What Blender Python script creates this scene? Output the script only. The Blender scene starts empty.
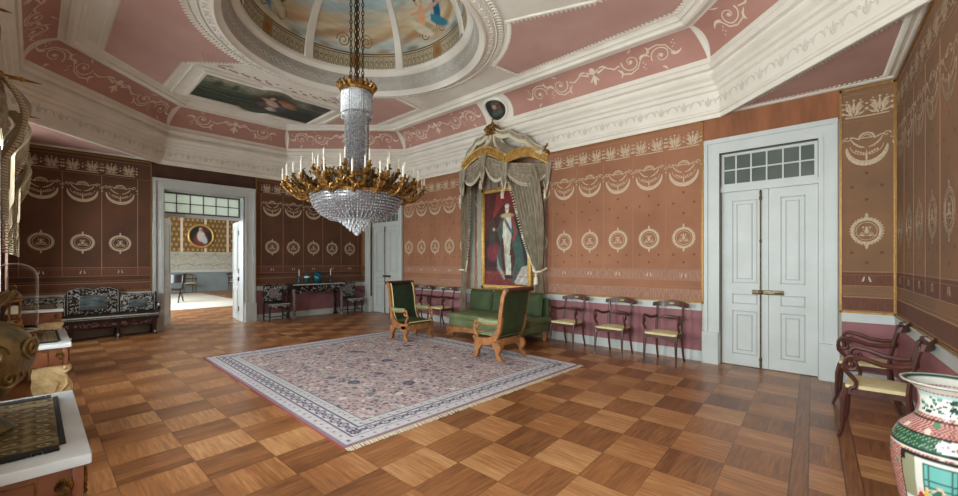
import bpy, bmesh, math, random
import numpy as np
from mathutils import Vector, Matrix
R_ = random.Random(7)
PI = math.pi
scene = bpy.context.scene
COL = scene.collection
CXY = (-5.5, 3.32)           # centre of the dome ring

# ------------------------------------------------------------------ materials
def lin(c):
    return tuple(((v/255.)/12.92 if v/255. <= .04045 else ((v/255.+.055)/1.055)**2.4) for v in c[:3])
MATS = {}
def mat(name, c, rough=.6, metal=0., c2=None, scale=6., stretch=(1,1,1), bump=0., bscale=None, spec=.5, detail=4., coat=0.):
    if name in MATS: return MATS[name]
    m = bpy.data.materials.new(name); m.use_nodes = True
    nt = m.node_tree; b = nt.nodes['Principled BSDF']
    b.inputs['Roughness'].default_value = rough; b.inputs['Metallic'].default_value = metal
    b.inputs['Specular IOR Level'].default_value = spec
    b.inputs['Coat Weight'].default_value = coat
    b.inputs['Base Color'].default_value = (*lin(c), 1)
    if c2 is not None or bump:
        tc = nt.nodes.new('ShaderNodeTexCoord'); mp = nt.nodes.new('ShaderNodeMapping')
        mp.inputs['Scale'].default_value = stretch
        nt.links.new(tc.outputs['Object'], mp.inputs['Vector'])
        n = nt.nodes.new('ShaderNodeTexNoise'); n.inputs['Scale'].default_value = scale; n.inputs['Detail'].default_value = detail
        nt.links.new(mp.outputs[0], n.inputs['Vector'])
        if c2 is not None:
            r = nt.nodes.new('ShaderNodeValToRGB')
            r.color_ramp.elements[0].position = .3; r.color_ramp.elements[0].color = (*lin(c), 1)
            r.color_ramp.elements[1].position = .7; r.color_ramp.elements[1].color = (*lin(c2), 1)
            nt.links.new(n.outputs['Fac'], r.inputs['Fac']); nt.links.new(r.outputs[0], b.inputs['Base Color'])
        if bump:
            if bscale:
                n2 = nt.nodes.new('ShaderNodeTexNoise'); n2.inputs['Scale'].default_value = bscale
                nt.links.new(mp.outputs[0], n2.inputs['Vector'])
            else: n2 = n
            bp = nt.nodes.new('ShaderNodeBump'); bp.inputs['Strength'].default_value = bump; bp.inputs['Distance'].default_value = .01
            nt.links.new(n2.outputs['Fac'], bp.inputs['Height']); nt.links.new(bp.outputs[0], b.inputs['Normal'])
    MATS[name] = m
    return m

plaster = mat('white_plaster', (236,230,218), .75, c2=(224,217,204), scale=2.5)
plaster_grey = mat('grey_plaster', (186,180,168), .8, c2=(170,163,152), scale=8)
orn_white = mat('stucco_relief', (228,222,208), .7)
orn_grey = mat('relief_shade_grey', (208,202,190), .8)  # grey puts the shading of the low white relief into its colour
pink = mat('pink_ceiling_paint', (206,168,157), .8, c2=(192,150,140), scale=1.3)
pink_d = mat('pink_cove_paint', (190,144,131), .8, c2=(178,130,117), scale=1.5)
cream_paint = mat('cream_scroll_paint', (226,208,186), .7)
mauve = mat('mauve_dado_silk', (158,108,110), .75, c2=(142,92,96), scale=3)
white_wood = mat('white_painted_wood', (200,205,202), .45, c2=(190,195,191), scale=3)
white_shadow = mat('panel_groove_shade', (172,176,174), .6)  # darker white: shade of the door panel grooves, painted in
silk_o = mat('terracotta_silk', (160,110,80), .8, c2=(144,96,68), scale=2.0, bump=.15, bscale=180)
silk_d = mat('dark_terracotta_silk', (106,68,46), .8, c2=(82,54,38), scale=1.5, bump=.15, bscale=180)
silk_b = mat('brown_silk', (142,102,70), .8, c2=(118,90,66), scale=1.7, bump=.15, bscale=180)
silk_band = mat('pink_brown_woven_band', (176,136,112), .8, c2=(136,92,74), scale=60, stretch=(1,1,.15))
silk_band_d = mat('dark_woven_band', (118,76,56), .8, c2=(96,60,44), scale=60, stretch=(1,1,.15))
embro = mat('silver_embroidery', (212,194,166), .7, c2=(168,144,118), scale=60)
embro_dull = mat('dull_embroidery', (156,134,110), .8, c2=(128,102,80), scale=40)
tuft = mat('woven_tuft', (116,68,48), .9)
seam = mat('woven_seam_line', (164,122,94), .8)
gold_trim = mat('gold_braid', (164,124,66), .45, .5, c2=(134,98,50), scale=30)
gilt = mat('gilt_bronze', (196,150,80), .34, .75, c2=(92,60,28), scale=22, bump=.4, bscale=70)
gilt_hi = mat('gilt_wood', (222,186,108), .4, .45, c2=(184,140,72), scale=15)
dark_bronze = mat('dark_bronze', (92,68,38), .45, .6, c2=(50,38,22), scale=25, bump=.4)
mahog = mat('mahogany', (92,46,32), .42, 0, c2=(58,28,20), scale=9, stretch=(1,1,.3), coat=.1)
walnut = mat('honey_walnut', (178,122,72), .35, 0, c2=(134,84,48), scale=9, coat=.3)
satin = mat('satinwood_frieze', (150,94,64), .35, c2=(118,70,48), scale=8, stretch=(.4,1,1), coat=.3)
cream_seat = mat('cream_seat_fabric', (222,206,160), .8, c2=(206,190,142), scale=14)
green_v = mat('green_velvet', (60,76,38), .75, c2=(46,60,30), scale=5)
green_dark = mat('dark_green_velvet', (42,60,36), .8, c2=(32,48,28), scale=5)
green_seat = mat('worn_green_velvet', (112,120,80), .7, c2=(88,98,60), scale=4)
green_pale = mat('pale_green_seat', (146,156,118), .7, c2=(122,134,94), scale=5)
piping = mat('cream_piping', (224,206,150), .6)
ebony = mat('ebonised_wood', (34,26,24), .3, c2=(20,16,16), scale=10, coat=.3)
pearl = mat('mother_of_pearl_inlay', (214,206,196), .25, c2=(170,176,172), scale=30)
marble_grey = mat('veined_grey_marble', (120,132,134), .25, c2=(58,70,74), scale=7, stretch=(1,1,3))
marble_w = mat('white_marble', (220,222,220), .22, c2=(196,200,202), scale=4)
teal = mat('turquoise_glaze', (28,112,122), .15, c2=(14,70,84), scale=20)
candle_m = mat('ivory_candle_wax', (238,232,216), .5)
crystal = mat('cut_crystal', (226,226,228), .16, .25, c2=(64,60,60), scale=34, spec=.9, detail=8)  # dark-to-pale noise paints sparkle into the crystal colour
crystal_pale = mat('pale_crystal_drops', (246,248,250), .1, .2, c2=(170,172,176), scale=30, spec=.9)
chain_m = mat('aged_iron_chain', (92,74,48), .4, .7)
brass = mat('aged_brass', (132,116,84), .4, .6, c2=(86,72,48), scale=40)
iron = mat('black_iron', (22,20,20), .4, .4)
drape_m = mat('grey_gold_brocade', (178,168,148), .6, c2=(134,120,98), scale=22, stretch=(1,1,.25))
drape_in = mat('silver_silk_backing', (168,170,160), .6, c2=(146,146,134), scale=6, stretch=(1,1,.2))
fringe_m = mat('cream_fringe', (226,216,190), .7)
curtain_m = mat('ivory_striped_silk', (186,174,146), .6, c2=(140,118,88), scale=16, stretch=(1,1,.1))
curtain_red = mat('brown_silk_stripe', (112,80,62), .7, c2=(84,58,46), scale=8)
urn_m = mat('patinated_bronze_urn', (150,130,84), .4, .6, c2=(64,62,46), scale=14, bump=.8, bscale=24)
cloth_dark = mat('black_velvet_edge', (26,26,24), .9)
wood_dark = mat('dark_table_wood', (70,42,30), .4, c2=(48,28,20), scale=9)
glass_dark = mat('dark_window_pane', (104,112,106), .15, c2=(86,94,88), scale=2)
glass_pale = mat('pale_backlit_pane', (168,180,170), .2, c2=(150,162,150), scale=2)
white_rug = mat('white_wool_rug', (232,230,220), .95, c2=(214,212,200), scale=40)
pale_blue = mat('pale_blue_dado', (136,150,152), .7, c2=(126,140,142), scale=2)

def vcol_mat(name, rough=.6, spec=.4, coat=0., bump=0.):
    m = bpy.data.materials.new(name); m.use_nodes = True
    nt = m.node_tree; b = nt.nodes['Principled BSDF']
    a = nt.nodes.new('ShaderNodeAttribute'); a.attribute_name = 'Col'
    nt.links.new(a.outputs['Color'], b.inputs['Base Color'])
    b.inputs['Roughness'].default_value = rough; b.inputs['Specular IOR Level'].default_value = spec
    b.inputs['Coat Weight'].default_value = coat; b.inputs['Coat Roughness'].default_value = .15
    if bump:
        n = nt.nodes.new('ShaderNodeTexNoise'); n.inputs['Scale'].default_value = 260
        tc = nt.nodes.new('ShaderNodeTexCoord'); nt.links.new(tc.outputs['Object'], n.inputs['Vector'])
        bp = nt.nodes.new('ShaderNodeBump'); bp.inputs['Strength'].default_value = bump; bp.inputs['Distance'].default_value = .006
        nt.links.new(n.outputs['Fac'], bp.inputs['Height']); nt.links.new(bp.outputs[0], b.inputs['Normal'])
    return m
paint_canvas = vcol_mat('oil_paint_canvas', .55, .3)
paint_fresco = vcol_mat('fresco_paint', .85, .2)
rug_wool = vcol_mat('knotted_wool', .95, .1, bump=.5)
porcelain = vcol_mat('enamelled_porcelain', .26, .45, coat=.15)
woven_cloth = vcol_mat('woven_runner', .85, .2)

def glass_mat(name, tint=(1,1,1), gl=.10):
    m = bpy.data.materials.new(name); m.use_nodes = True; nt = m.node_tree
    for n in list(nt.nodes): nt.nodes.remove(n)
    o = nt.nodes.new('ShaderNodeOutputMaterial'); mx = nt.nodes.new('ShaderNodeMixShader')
    t = nt.nodes.new('ShaderNodeBsdfTransparent'); g = nt.nodes.new('ShaderNodeBsdfGlossy')
    t.inputs[0].default_value = (*tint, 1); g.inputs['Roughness'].default_value = .03
    f = nt.nodes.new('ShaderNodeLayerWeight'); f.inputs['Blend'].default_value = gl
    nt.links.new(f.outputs['Facing'], mx.inputs[0]); nt.links.new(t.outputs[0], mx.inputs[1]); nt.links.new(g.outputs[0], mx.inputs[2])
    nt.links.new(mx.outputs[0], o.inputs['Surface'])
    return m
def translucent(name, c):
    m = bpy.data.materials.new(name); m.use_nodes = True; nt = m.node_tree
    for n in list(nt.nodes): nt.nodes.remove(n)
    o = nt.nodes.new('ShaderNodeOutputMaterial'); mx = nt.nodes.new('ShaderNodeMixShader'); mx.inputs[0].default_value = .5
    t = nt.nodes.new('ShaderNodeBsdfTranslucent'); d = nt.nodes.new('ShaderNodeBsdfDiffuse')
    t.inputs[0].default_value = (*lin(c),1); d.inputs[0].default_value = (*lin(c),1)
    nt.links.new(t.outputs[0], mx.inputs[1]); nt.links.new(d.outputs[0], mx.inputs[2]); nt.links.new(mx.outputs[0], o.inputs['Surface']); return m
glass_pale = translucent('backlit_pane', (236,244,236))  # pale pane colour stands in for backlight from the anteroom
ivory_gilt = mat('ivory_and_gilt_carving', (226,204,158), .5, .1, c2=(190,156,104), scale=22)
def dome_glass_mat():
    m = bpy.data.materials.new('dome_glass'); m.use_nodes = True; nt = m.node_tree
    for n in list(nt.nodes): nt.nodes.remove(n)
    o = nt.nodes.new('ShaderNodeOutputMaterial'); mx = nt.nodes.new('ShaderNodeMixShader'); t = nt.nodes.new('ShaderNodeBsdfTransparent')
    g = nt.nodes.new('ShaderNodeBsdfPrincipled'); g.inputs['Base Color'].default_value = (.8,.86,.88,1); g.inputs['Roughness'].default_value = .1  # pale body colour, mixed in at the edges, imitates window reflections
    f = nt.nodes.new('ShaderNodeLayerWeight'); f.inputs['Blend'].default_value = .5; p = nt.nodes.new('ShaderNodeMath'); p.operation = 'POWER'; p.inputs[1].default_value = 4.
    nt.links.new(f.outputs['Facing'], p.inputs[0]); nt.links.new(p.outputs[0], mx.inputs[0]); nt.links.new(t.outputs[0], mx.inputs[1]); nt.links.new(g.outputs[0], mx.inputs[2])
    nt.links.new(mx.outputs[0], o.inputs['Surface']); return m
clear_glass = glass_mat('clear_glass', (.97,.99,.98), .25)

# ------------------------------------------------------------------ mesh builder
class MB:
    def __init__(s): s.v = []; s.f = []
    def add(s, vs, fs):
        n = len(s.v); s.v += [tuple(v) for v in vs]; s.f += [tuple(i+n for i in f) for f in fs]; return s
    def box(s, x0, x1, y0, y1, z0, z1):
        return s.add([(x0,y0,z0),(x1,y0,z0),(x1,y1,z0),(x0,y1,z0),(x0,y0,z1),(x1,y0,z1),(x1,y1,z1),(x0,y1,z1)],
                     [(0,3,2,1),(4,5,6,7),(0,1,5,4),(1,2,6,5),(2,3,7,6),(3,0,4,7)])
    def bbox(s, x0, x1, y0, y1, z0, z1, b=.006):      # softly rounded box
        bm = bmesh.new(); m = Matrix.Translation(((x0+x1)/2,(y0+y1)/2,(z0+z1)/2)) @ Matrix.Diagonal((x1-x0,y1-y0,z1-z0,1))
        bmesh.ops.create_cube(bm, size=1, matrix=m)
        bmesh.ops.bevel(bm, geom=bm.edges[:], offset=b, segments=2, profile=.5, affect='EDGES')
        return s.bm(bm)
    def bm(s, bm, M=None):
        bm.verts.index_update()
        vs = [(M @ v.co if M else v.co.copy()) for v in bm.verts]; fs = [[v.index for v in f.verts] for f in bm.faces]
        bm.free(); return s.add(vs, fs)
    def tube(s, pts, r, n=8, cap=True, flat=None):
        pts = [Vector(p) for p in pts]; k = len(pts)
        rs = r if isinstance(r, (list, tuple)) else [r]*k
        vs = []; fs = []; ref = None
        for i, p in enumerate(pts):
            t = (pts[min(i+1,k-1)] - pts[max(i-1,0)])
            if t.length < 1e-9: t = Vector((0,0,1))
            t.normalize()
            if ref is None:
                ref = Vector((0,0,1)) if abs(t.z) < .9 else Vector((1,0,0))
                if flat: ref = Vector(flat[0])
            a = t.cross(ref)
            if a.length < 1e-6: a = t.cross(Vector((0.3,1,.2)))
            a.normalize(); b = a.cross(t).normalized()
            if not flat: ref = b
            fa = flat[1] if flat else 1.; 
            for j in range(n):
                an = 2*PI*j/n + (PI/n if n == 4 else 0)
                vs.append(p + a*math.cos(an)*rs[i]*fa + b*math.sin(an)*rs[i])
        for i in range(k-1):
            for j in range(n):
                fs.append((i*n+j, i*n+(j+1)%n, (i+1)*n+(j+1)%n, (i+1)*n+j))
        if cap: fs += [tuple(range(n-1,-1,-1)), tuple((k-1)*n+j for j in range(n))]
        return s.add(vs, fs)
    def lathe(s, prof, c=(0,0,0), n=24, a0=0., a1=2*PI, sx=1., sy=1., cap=True):
        full = abs(a1-a0-2*PI) < 1e-6; m = n if full else n+1
        vs = [(c[0]+r*sx*math.cos(a0+(a1-a0)*j/n), c[1]+r*sy*math.sin(a0+(a1-a0)*j/n), c[2]+z) for r, z in prof for j in range(m)]
        fs = []
        for i in range(len(prof)-1):
            for j in range(n):
                k = (j+1) % m
                fs.append((i*m+j, i*m+k, (i+1)*m+k, (i+1)*m+j))
        if cap and full:
            if prof[0][0] > 1e-4: fs.append(tuple(range(m-1,-1,-1)))
            if prof[-1][0] > 1e-4: fs.append(tuple((len(prof)-1)*m+j for j in range(m)))
        return s.add(vs, fs)
    def prism(s, poly, M, d):          # poly in local xy, extruded along local z from 0 to d
        n = len(poly)
        vs = [M @ Vector((x,y,0)) for x,y in poly] + [M @ Vector((x,y,d)) for x,y in poly]
        fs = [tuple(range(n-1,-1,-1)), tuple(range(n,2*n))] + [(i,(i+1)%n,n+(i+1)%n,n+i) for i in range(n)]
        return s.add(vs, fs)
    def ribbon(s, pts, ws, thick, M):    # 2D centreline with widths -> solid slab in local xy plane, along z
        L = []; Rr = []; k = len(pts)
        for i,(x,y) in enumerate(pts):
            x0,y0 = pts[max(i-1,0)]; x1,y1 = pts[min(i+1,k-1)]
            dx,dy = x1-x0,y1-y0; l = math.hypot(dx,dy) or 1; w = ws[i] if isinstance(ws,(list,tuple)) else ws
            L.append((x-dy/l*w/2, y+dx/l*w/2)); Rr.append((x+dy/l*w/2, y-dx/l*w/2))
        vs = [M @ Vector((x,y,z)) for z in (0,thick) for (x,y) in L] ; nL = k
        vs += [M @ Vector((x,y,z)) for z in (0,thick) for (x,y) in Rr]
        fs = []
        for i in range(k-1):
            a,b = i,i+1
            fs += [(a,b,2*k+b,2*k+a),(k+a,3*k+a,3*k+b,k+b),(a,k+a,k+b,b),(2*k+a,2*k+b,3*k+b,3*k+a)]
        fs += [(0,2*k,3*k,k),(k-1,2*k-1,4*k-1,3*k-1)]
        return s.add(vs, fs)
    def blob(s, c, r, seg=10, rings=6):
        rx,ry,rz = r if isinstance(r,(tuple,list)) else (r,r,r)
        vs = [(c[0],c[1],c[2]-rz)]; 
        for i in range(1,rings):
            a = -PI/2+PI*i/rings
            for j in range(seg):
                b = 2*PI*j/seg
                vs.append((c[0]+rx*math.cos(a)*math.cos(b), c[1]+ry*math.cos(a)*math.sin(b), c[2]+rz*math.sin(a)))
        vs.append((c[0],c[1],c[2]+rz)); fs = []
        for j in range(seg):
            fs.append((0,1+(j+1)%seg,1+j)); e = 1+(rings-2)*seg
            fs.append((e+j,e+(j+1)%seg,len(vs)-1))
        for i in range(rings-2):
            for j in range(seg):
                a = 1+i*seg+j; b = 1+i*seg+(j+1)%seg
                fs.append((a,b,b+seg,a+seg))
        return s.add(vs, fs)
    def leafy(s, c, q):
        d = Vector((q.random()-.5, q.random()-.5, q.random()*.8)).normalized(); c = Vector(c); L = .05+.03*q.random()
        sd = d.cross(Vector((q.random(),q.random(),.3))).normalized()*.018; up = d.cross(sd).normalized()*.006
        return s.add([c-d*L*.5, c+sd, c-sd, c+d*L*.5, c+up, c-up], [(0,1,4),(1,3,4),(3,2,4),(2,0,4),(1,0,5),(3,1,5),(2,3,5),(0,2,5)])
    def octa(s, c, r, rz=None):
        x,y,z = c; rz = rz or r
        return s.add([(x,y,z-rz),(x+r,y,z),(x,y+r,z),(x-r,y,z),(x,y-r,z),(x,y,z+rz)],
                     [(0,2,1),(0,3,2),(0,4,3),(0,1,4),(5,1,2),(5,2,3),(5,3,4),(5,4,1)])
    def grid(s, P, nu, nv, close=False):     # P(u,v) in 0..1
        vs = [P(i/nu, j/nv) for j in range(nv+1) for i in range(nu+1)]
        fs = [(j*(nu+1)+i, j*(nu+1)+i+1, (j+1)*(nu+1)+i+1, (j+1)*(nu+1)+i) for j in range(nv) for i in range(nu)]
        return s.add(vs, fs)
    def xform(s, M):
        s.v = [tuple(M @ Vector(v)) for v in s.v]; return s
    def build(s, name, m, parent=None, smooth=True, ang=38, loc=None):
        me = bpy.data.meshes.new(name); me.from_pydata(s.v, [], s.f); me.update()
        if isinstance(m, (list, tuple)):
            for q in m: me.materials.append(q)
        else: me.materials.append(m)
        if smooth and len(me.polygons):
            me.polygons.foreach_set('use_smooth', [True]*len(me.polygons))
            me.set_sharp_from_angle(angle=math.radians(ang))
        o = bpy.data.objects.new(name, me); COL.objects.link(o)
        if loc: o.location = loc
        if parent: o.parent = parent
        return o

def tag(o, label=None, cat=None, group=None, kind=None):
    if label: o['label'] = label
    if cat: o['category'] = cat
    if group: o['group'] = group
    if kind: o['kind'] = kind
    return o
def empty(name, loc=(0,0,0), rz=0., label=None, cat=None, group=None):
    o = bpy.data.objects.new(name, None); COL.objects.link(o); o.location = loc; o.rotation_euler = (0,0,rz)
    o.empty_display_size = .1
    return tag(o, label, cat, group)
def dup(root, loc, rz, label, group=None):
    r = root.copy(); COL.objects.link(r); r.location = loc; r.rotation_euler = (0,0,rz); r['label'] = label
    if group: r['group'] = group
    def rec(src, dst):
        for ch in list(src.children):
            c = ch.copy(); COL.objects.link(c); c.parent = dst; rec(ch, c)
    rec(root, r)
    return r
def struct(o): o['kind'] = 'structure'; return o

# ------------------------------------------------------------------ 2D ornament strokes mapped onto a surface
class Orn:
    def __init__(s, mp, off=.004): s.mb = MB(); s.mp = mp; s.off = off
    def strip(s, pts, w, off=None):
        k = len(pts); off = s.off if off is None else off
        vs = []
        for i,(x,y) in enumerate(pts):
            x0,y0 = pts[max(i-1,0)]; x1,y1 = pts[min(i+1,k-1)]
            dx,dy = x1-x0,y1-y0; l = math.hypot(dx,dy) or 1
            ww = (w[i] if isinstance(w,(list,tuple)) else w)/2
            vs.append(s.mp(x-dy/l*ww, y+dx/l*ww, 0)); vs.append(s.mp(x, y, off)); vs.append(s.mp(x+dy/l*ww, y-dx/l*ww, 0))
        fs = []
        for i in range(k-1):
            a = 3*i; b = a+3
            fs += [(a,a+1,b+1,b),(a+1,a+2,b+2,b+1)]
        s.mb.add(vs, fs)
    def arc(s, cx, cy, rx, ry, w, a0=0., a1=2*PI, n=20):
        s.strip([(cx+rx*math.cos(a0+(a1-a0)*i/n), cy+ry*math.sin(a0+(a1-a0)*i/n)) for i in range(n+1)], w)
    def disc(s, cx, cy, r, ry=None, n=8):
        ry = ry or r
        vs = [s.mp(cx,cy,s.off)]+[s.mp(cx+r*math.cos(2*PI*i/n), cy+ry*math.sin(2*PI*i/n), 0) for i in range(n)]
        s.mb.add(vs, [(0,1+i,1+(i+1)%n) for i in range(n)])
    def spiral(s, cx, cy, r, turns, w, a0=0., dr=1, n=None):
        n = n or int(12*turns)+4; pts = []; ws = []
        for i in range(n+1):
            t = i/n; a = a0+dr*2*PI*turns*t; rr = r*(1-.85*t)
            pts.append((cx+rr*math.cos(a), cy+rr*math.sin(a))); ws.append(w*(1-.55*t))
        s.strip(pts, ws); s.disc(cx, cy, r*.2)
    def leaf(s, x, y, ang, L, w, bend=0.):
        pts = []; ws = []
        for i in range(6):
            t = i/5; a = ang+bend*t
            pts.append((x+L*t*math.cos(a), y+L*t*math.sin(a))); ws.append(w*math.sin(PI*(.12+.86*t)))
        s.strip(pts, ws)
    def build(s, name, m, parent): 
        return s.mb.build(name, m, parent, smooth=False)

# ------------------------------------------------------------------ painted rasters
class Ras:
    def __init__(s, w, h, c): 
        s.w, s.h = w, h; s.a = np.zeros((h,w,3)); s.a[:] = lin(c)
        s.Y, s.X = np.mgrid[0:h,0:w].astype(float); s.X = (s.X+.5)/w; s.Y = 1-(s.Y+.5)/h    # y up, 0..1
        s.rng = np.random.RandomState(5)
    def mix(s, m, c): s.a += m[...,None]*(np.array(lin(c))-s.a); return s
    def ell(s, cx, cy, rx, ry, c, rot=0., soft=.15, al=1.):
        co, si = math.cos(rot), math.sin(rot); dx = s.X-cx; dy = s.Y-cy
        d = np.sqrt(((dx*co+dy*si)/rx)**2+((-dx*si+dy*co)/ry)**2)
        return s.mix(np.clip((1-d)/soft+.5,0,1)*al, c)
    def poly(s, P, c, al=1.):
        ins = np.zeros(s.X.shape, bool); n = len(P)
        for i in range(n):
            x0,y0 = P[i]; x1,y1 = P[(i+1)%n]
            cr = ((y0 > s.Y) != (y1 > s.Y)) & (s.X < (x1-x0)*(s.Y-y0)/((y1-y0) or 1e-9)+x0); ins ^= cr
        return s.mix(ins*al, c)
    def rect(s, x0, x1, y0, y1, c, al=1.): return s.mix(((s.X>=x0)&(s.X<x1)&(s.Y>=y0)&(s.Y<y1))*al, c)
    def line(s, P, w, c, asp=1.):
        for (x0,y0),(x1,y1) in zip(P,P[1:]):
            dx,dy = (x1-x0),(y1-y0)*asp; L = dx*dx+dy*dy or 1e-9
            t = np.clip(((s.X-x0)*dx+(s.Y-y0)*asp*dy)/L,0,1)
            d = np.hypot(s.X-x0-t*dx,(s.Y-y0)*asp-t*dy); s.mix((d<w/2)*1., c)
        return s
    def noise(s, amp, cells=20):
        g = s.rng.rand(cells+2,cells+2); y = (1-s.Y)*cells; x = s.X*cells
        i = y.astype(int); j = x.astype(int); fy = y-i; fx = x-j
        fy = fy*fy*(3-2*fy); fx = fx*fx*(3-2*fx)
        v = g[i,j]*(1-fy)*(1-fx)+g[i+1,j]*fy*(1-fx)+g[i,j+1]*(1-fy)*fx+g[i+1,j+1]*fy*fx
        s.a *= (1+amp*(v-.5)*2)[...,None]; return s
def sheet(name, ras, P, m, parent=None, mask=None, thick=None):
    """mesh grid carrying the raster as colour; P(u,v) numpy arrays -> (x,y,z)"""
    h, w = ras.h, ras.w
    u = (np.arange(w)/(w-1))[None,:].repeat(h,0); v = (1-np.arange(h)/(h-1))[:,None].repeat(w,1)
    x, y, z = P(u, v); co = np.stack([x+0*u, y+0*u, z+0*u], -1).reshape(-1,3)
    idx = np.arange(h*w).reshape(h,w)
    q = np.stack([idx[1:,:-1],idx[1:,1:],idx[:-1,1:],idx[:-1,:-1]],-1).reshape(-1,4)
    if mask is not None:
        mk = mask(u,v).reshape(-1); q = q[mk[q].all(1)]
        used = np.unique(q); remap = -np.ones(h*w,int); remap[used] = np.arange(len(used)); q = remap[q]; co = co[used]; col = ras.a.reshape(-1,3)[used]
    else: col = ras.a.reshape(-1,3)
    me = bpy.data.meshes.new(name); me.from_pydata(co.tolist(), [], q.tolist()); me.update()
    at = me.color_attributes.new('Col','FLOAT_COLOR','POINT')
    at.data.foreach_set('color', np.concatenate([col, np.ones((len(col),1))],1).astype(np.float32).ravel())
    me.materials.append(m); me.polygons.foreach_set('use_smooth',[True]*len(me.polygons))
    o = bpy.data.objects.new(name, me); COL.objects.link(o)
    if parent: o.parent = parent
    return o
def paint_attr(o, colfn):
    me = o.data; n = len(me.vertices); co = np.empty(n*3); me.vertices.foreach_get('co', co); co = co.reshape(-1,3)
    col = colfn(co); at = me.color_attributes.new('Col','FLOAT_COLOR','POINT')
    at.data.foreach_set('color', np.concatenate([col, np.ones((n,1))],1).astype(np.float32).ravel())
# ================================================================== SETTING
NY, FY, LX = -.35, 6.8, -11.1
EW0 = Vector((.36, 6.8, 0)); EW1 = Vector((.797, -.35, 0))       # end wall line
HT = 3.63
# ---- parquet floor material
def floor_material():
    m = bpy.data.materials.new('oak_block_parquet'); m.use_nodes = True; nt = m.node_tree; b = nt.nodes['Principled BSDF']
    tc = nt.nodes.new('ShaderNodeTexCoord'); sp = nt.nodes.new('ShaderNodeSeparateXYZ'); nt.links.new(tc.outputs['Object'], sp.inputs[0])
    def M(op, a, c=None, d=None):
        n = nt.nodes.new('ShaderNodeMath'); n.operation = op
        for i, q in enumerate((a, c, d)):
            if q is None: continue
            if isinstance(q, (int, float)): n.inputs[i].default_value = q
            else: nt.links.new(q, n.inputs[i])
        return n.outputs[0]
    def mixf(f, a, c): return M('ADD', M('MULTIPLY', a, M('SUBTRACT', 1, f)), M('MULTIPLY', c, f))
    x, y = sp.outputs[0], sp.outputs[1]
    # the floor of the salon is laid square to its short end wall
    gx = M('DIVIDE', M('ADD', M('ADD', x, M('MULTIPLY', M('SUBTRACT', y, 3.5), .06)), .72), .385); gy = M('DIVIDE', M('SUBTRACT', y, 3.46), .44)
    bx, by = M('FLOOR', gx), M('FLOOR', gy); fx, fy = M('FRACT', gx), M('FRACT', gy)
    par = M('MODULO', M('ABSOLUTE', M('ADD', bx, by)), 2)
    par = M('GREATER_THAN', par, .5)
    cross = mixf(par, fx, fy)                   # coordinate across the boards of a block
    cb = M('MULTIPLY', cross, 4.); pi_ = M('FLOOR', cb); pf = M('FRACT', cb)
    cmb = nt.nodes.new('ShaderNodeCombineXYZ'); nt.links.new(bx, cmb.inputs[0]); nt.links.new(by, cmb.inputs[1]); nt.links.new(pi_, cmb.inputs[2])
    wn = nt.nodes.new('ShaderNodeTexWhiteNoise'); nt.links.new(cmb.outputs[0], wn.inputs['Vector'])
    cmb2 = nt.nodes.new('ShaderNodeCombineXYZ'); nt.links.new(bx, cmb2.inputs[0]); nt.links.new(by, cmb2.inputs[1])
    wn2 = nt.nodes.new('ShaderNodeTexWhiteNoise'); nt.links.new(cmb2.outputs[0], wn2.inputs['Vector'])
    def grain(sx, sy):
        mp = nt.nodes.new('ShaderNodeMapping'); mp.inputs['Scale'].default_value = (sx, sy, 1); nt.links.new(tc.outputs['Object'], mp.inputs[0])
        n = nt.nodes.new('ShaderNodeTexNoise'); n.inputs['Scale'].default_value = 1.; n.inputs['Detail'].default_value = 5; nt.links.new(mp.outputs[0], n.inputs[0]); return n.outputs['Fac']
    g = mixf(par, grain(46, 4), grain(4, 46))
    big = grain(.9, .9)
    tone = M('ADD', M('MULTIPLY', par, .30), M('ADD', M('MULTIPLY', wn.outputs['Value'], .20), M('MULTIPLY', wn2.outputs['Value'], .16)))  # lighter alternate blocks: directional reflection of the grain painted into the tone
    tone = M('ADD', tone, M('MULTIPLY', M('SUBTRACT', g, .5), .9)); tone = M('ADD', tone, M('MULTIPLY', M('SUBTRACT', big, .5), .6))
    tone = M('ADD', tone, .04)
    # border boards along the end wall
    bxx = M('ADD', x, M('MULTIPLY', M('SUBTRACT', y, 3.5), .06))
    def band(a, c): return M('MULTIPLY', M('GREATER_THAN', bxx, a), M('LESS_THAN', bxx, c))
    bd = M('ADD', band(-.335, -.235), band(-.04, .05)); tone = mixf(bd, tone, M('ADD', .1, M('MULTIPLY', M('SUBTRACT', grain(50, 3), .4), .8)))
    r = nt.nodes.new('ShaderNodeValToRGB'); cr = r.color_ramp
    cr.elements[0].position = 0; cr.elements[0].color = (*lin((112,68,38)), 1)
    cr.elements[1].position = 1; cr.elements[1].color = (*lin((216,168,116)), 1)
    e = cr.elements.new(.45); e.color = (*lin((164,108,64)), 1)
    nt.links.new(tone, r.inputs[0])
    seamv = M('MAXIMUM', M('LESS_THAN', pf, .018), M('MAXIMUM', M('LESS_THAN', fx, .010), M('LESS_THAN', fy, .010)))
    seamv = M('MULTIPLY', seamv, M('SUBTRACT', 1, bd))
    for a in (-.335, -.235, -.04, .05): seamv = M('MAXIMUM', seamv, band(a-.004, a+.004))
    mx = nt.nodes.new('ShaderNodeMix'); mx.data_type = 'RGBA'; nt.links.new(M('MULTIPLY', seamv, .7), mx.inputs[0])
    nt.links.new(r.outputs[0], mx.inputs[6]); mx.inputs[7].default_value = (*lin((52,30,18)), 1)
    nt.links.new(mx.outputs[2], b.inputs['Base Color'])
    nt.links.new(M('ADD', .24, M('MULTIPLY', g, .16)), b.inputs['Roughness']); b.inputs['Specular IOR Level'].default_value = .5
    bp = nt.nodes.new('ShaderNodeBump'); bp.inputs['Strength'].default_value = .15; bp.inputs['Distance'].default_value = .004
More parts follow.
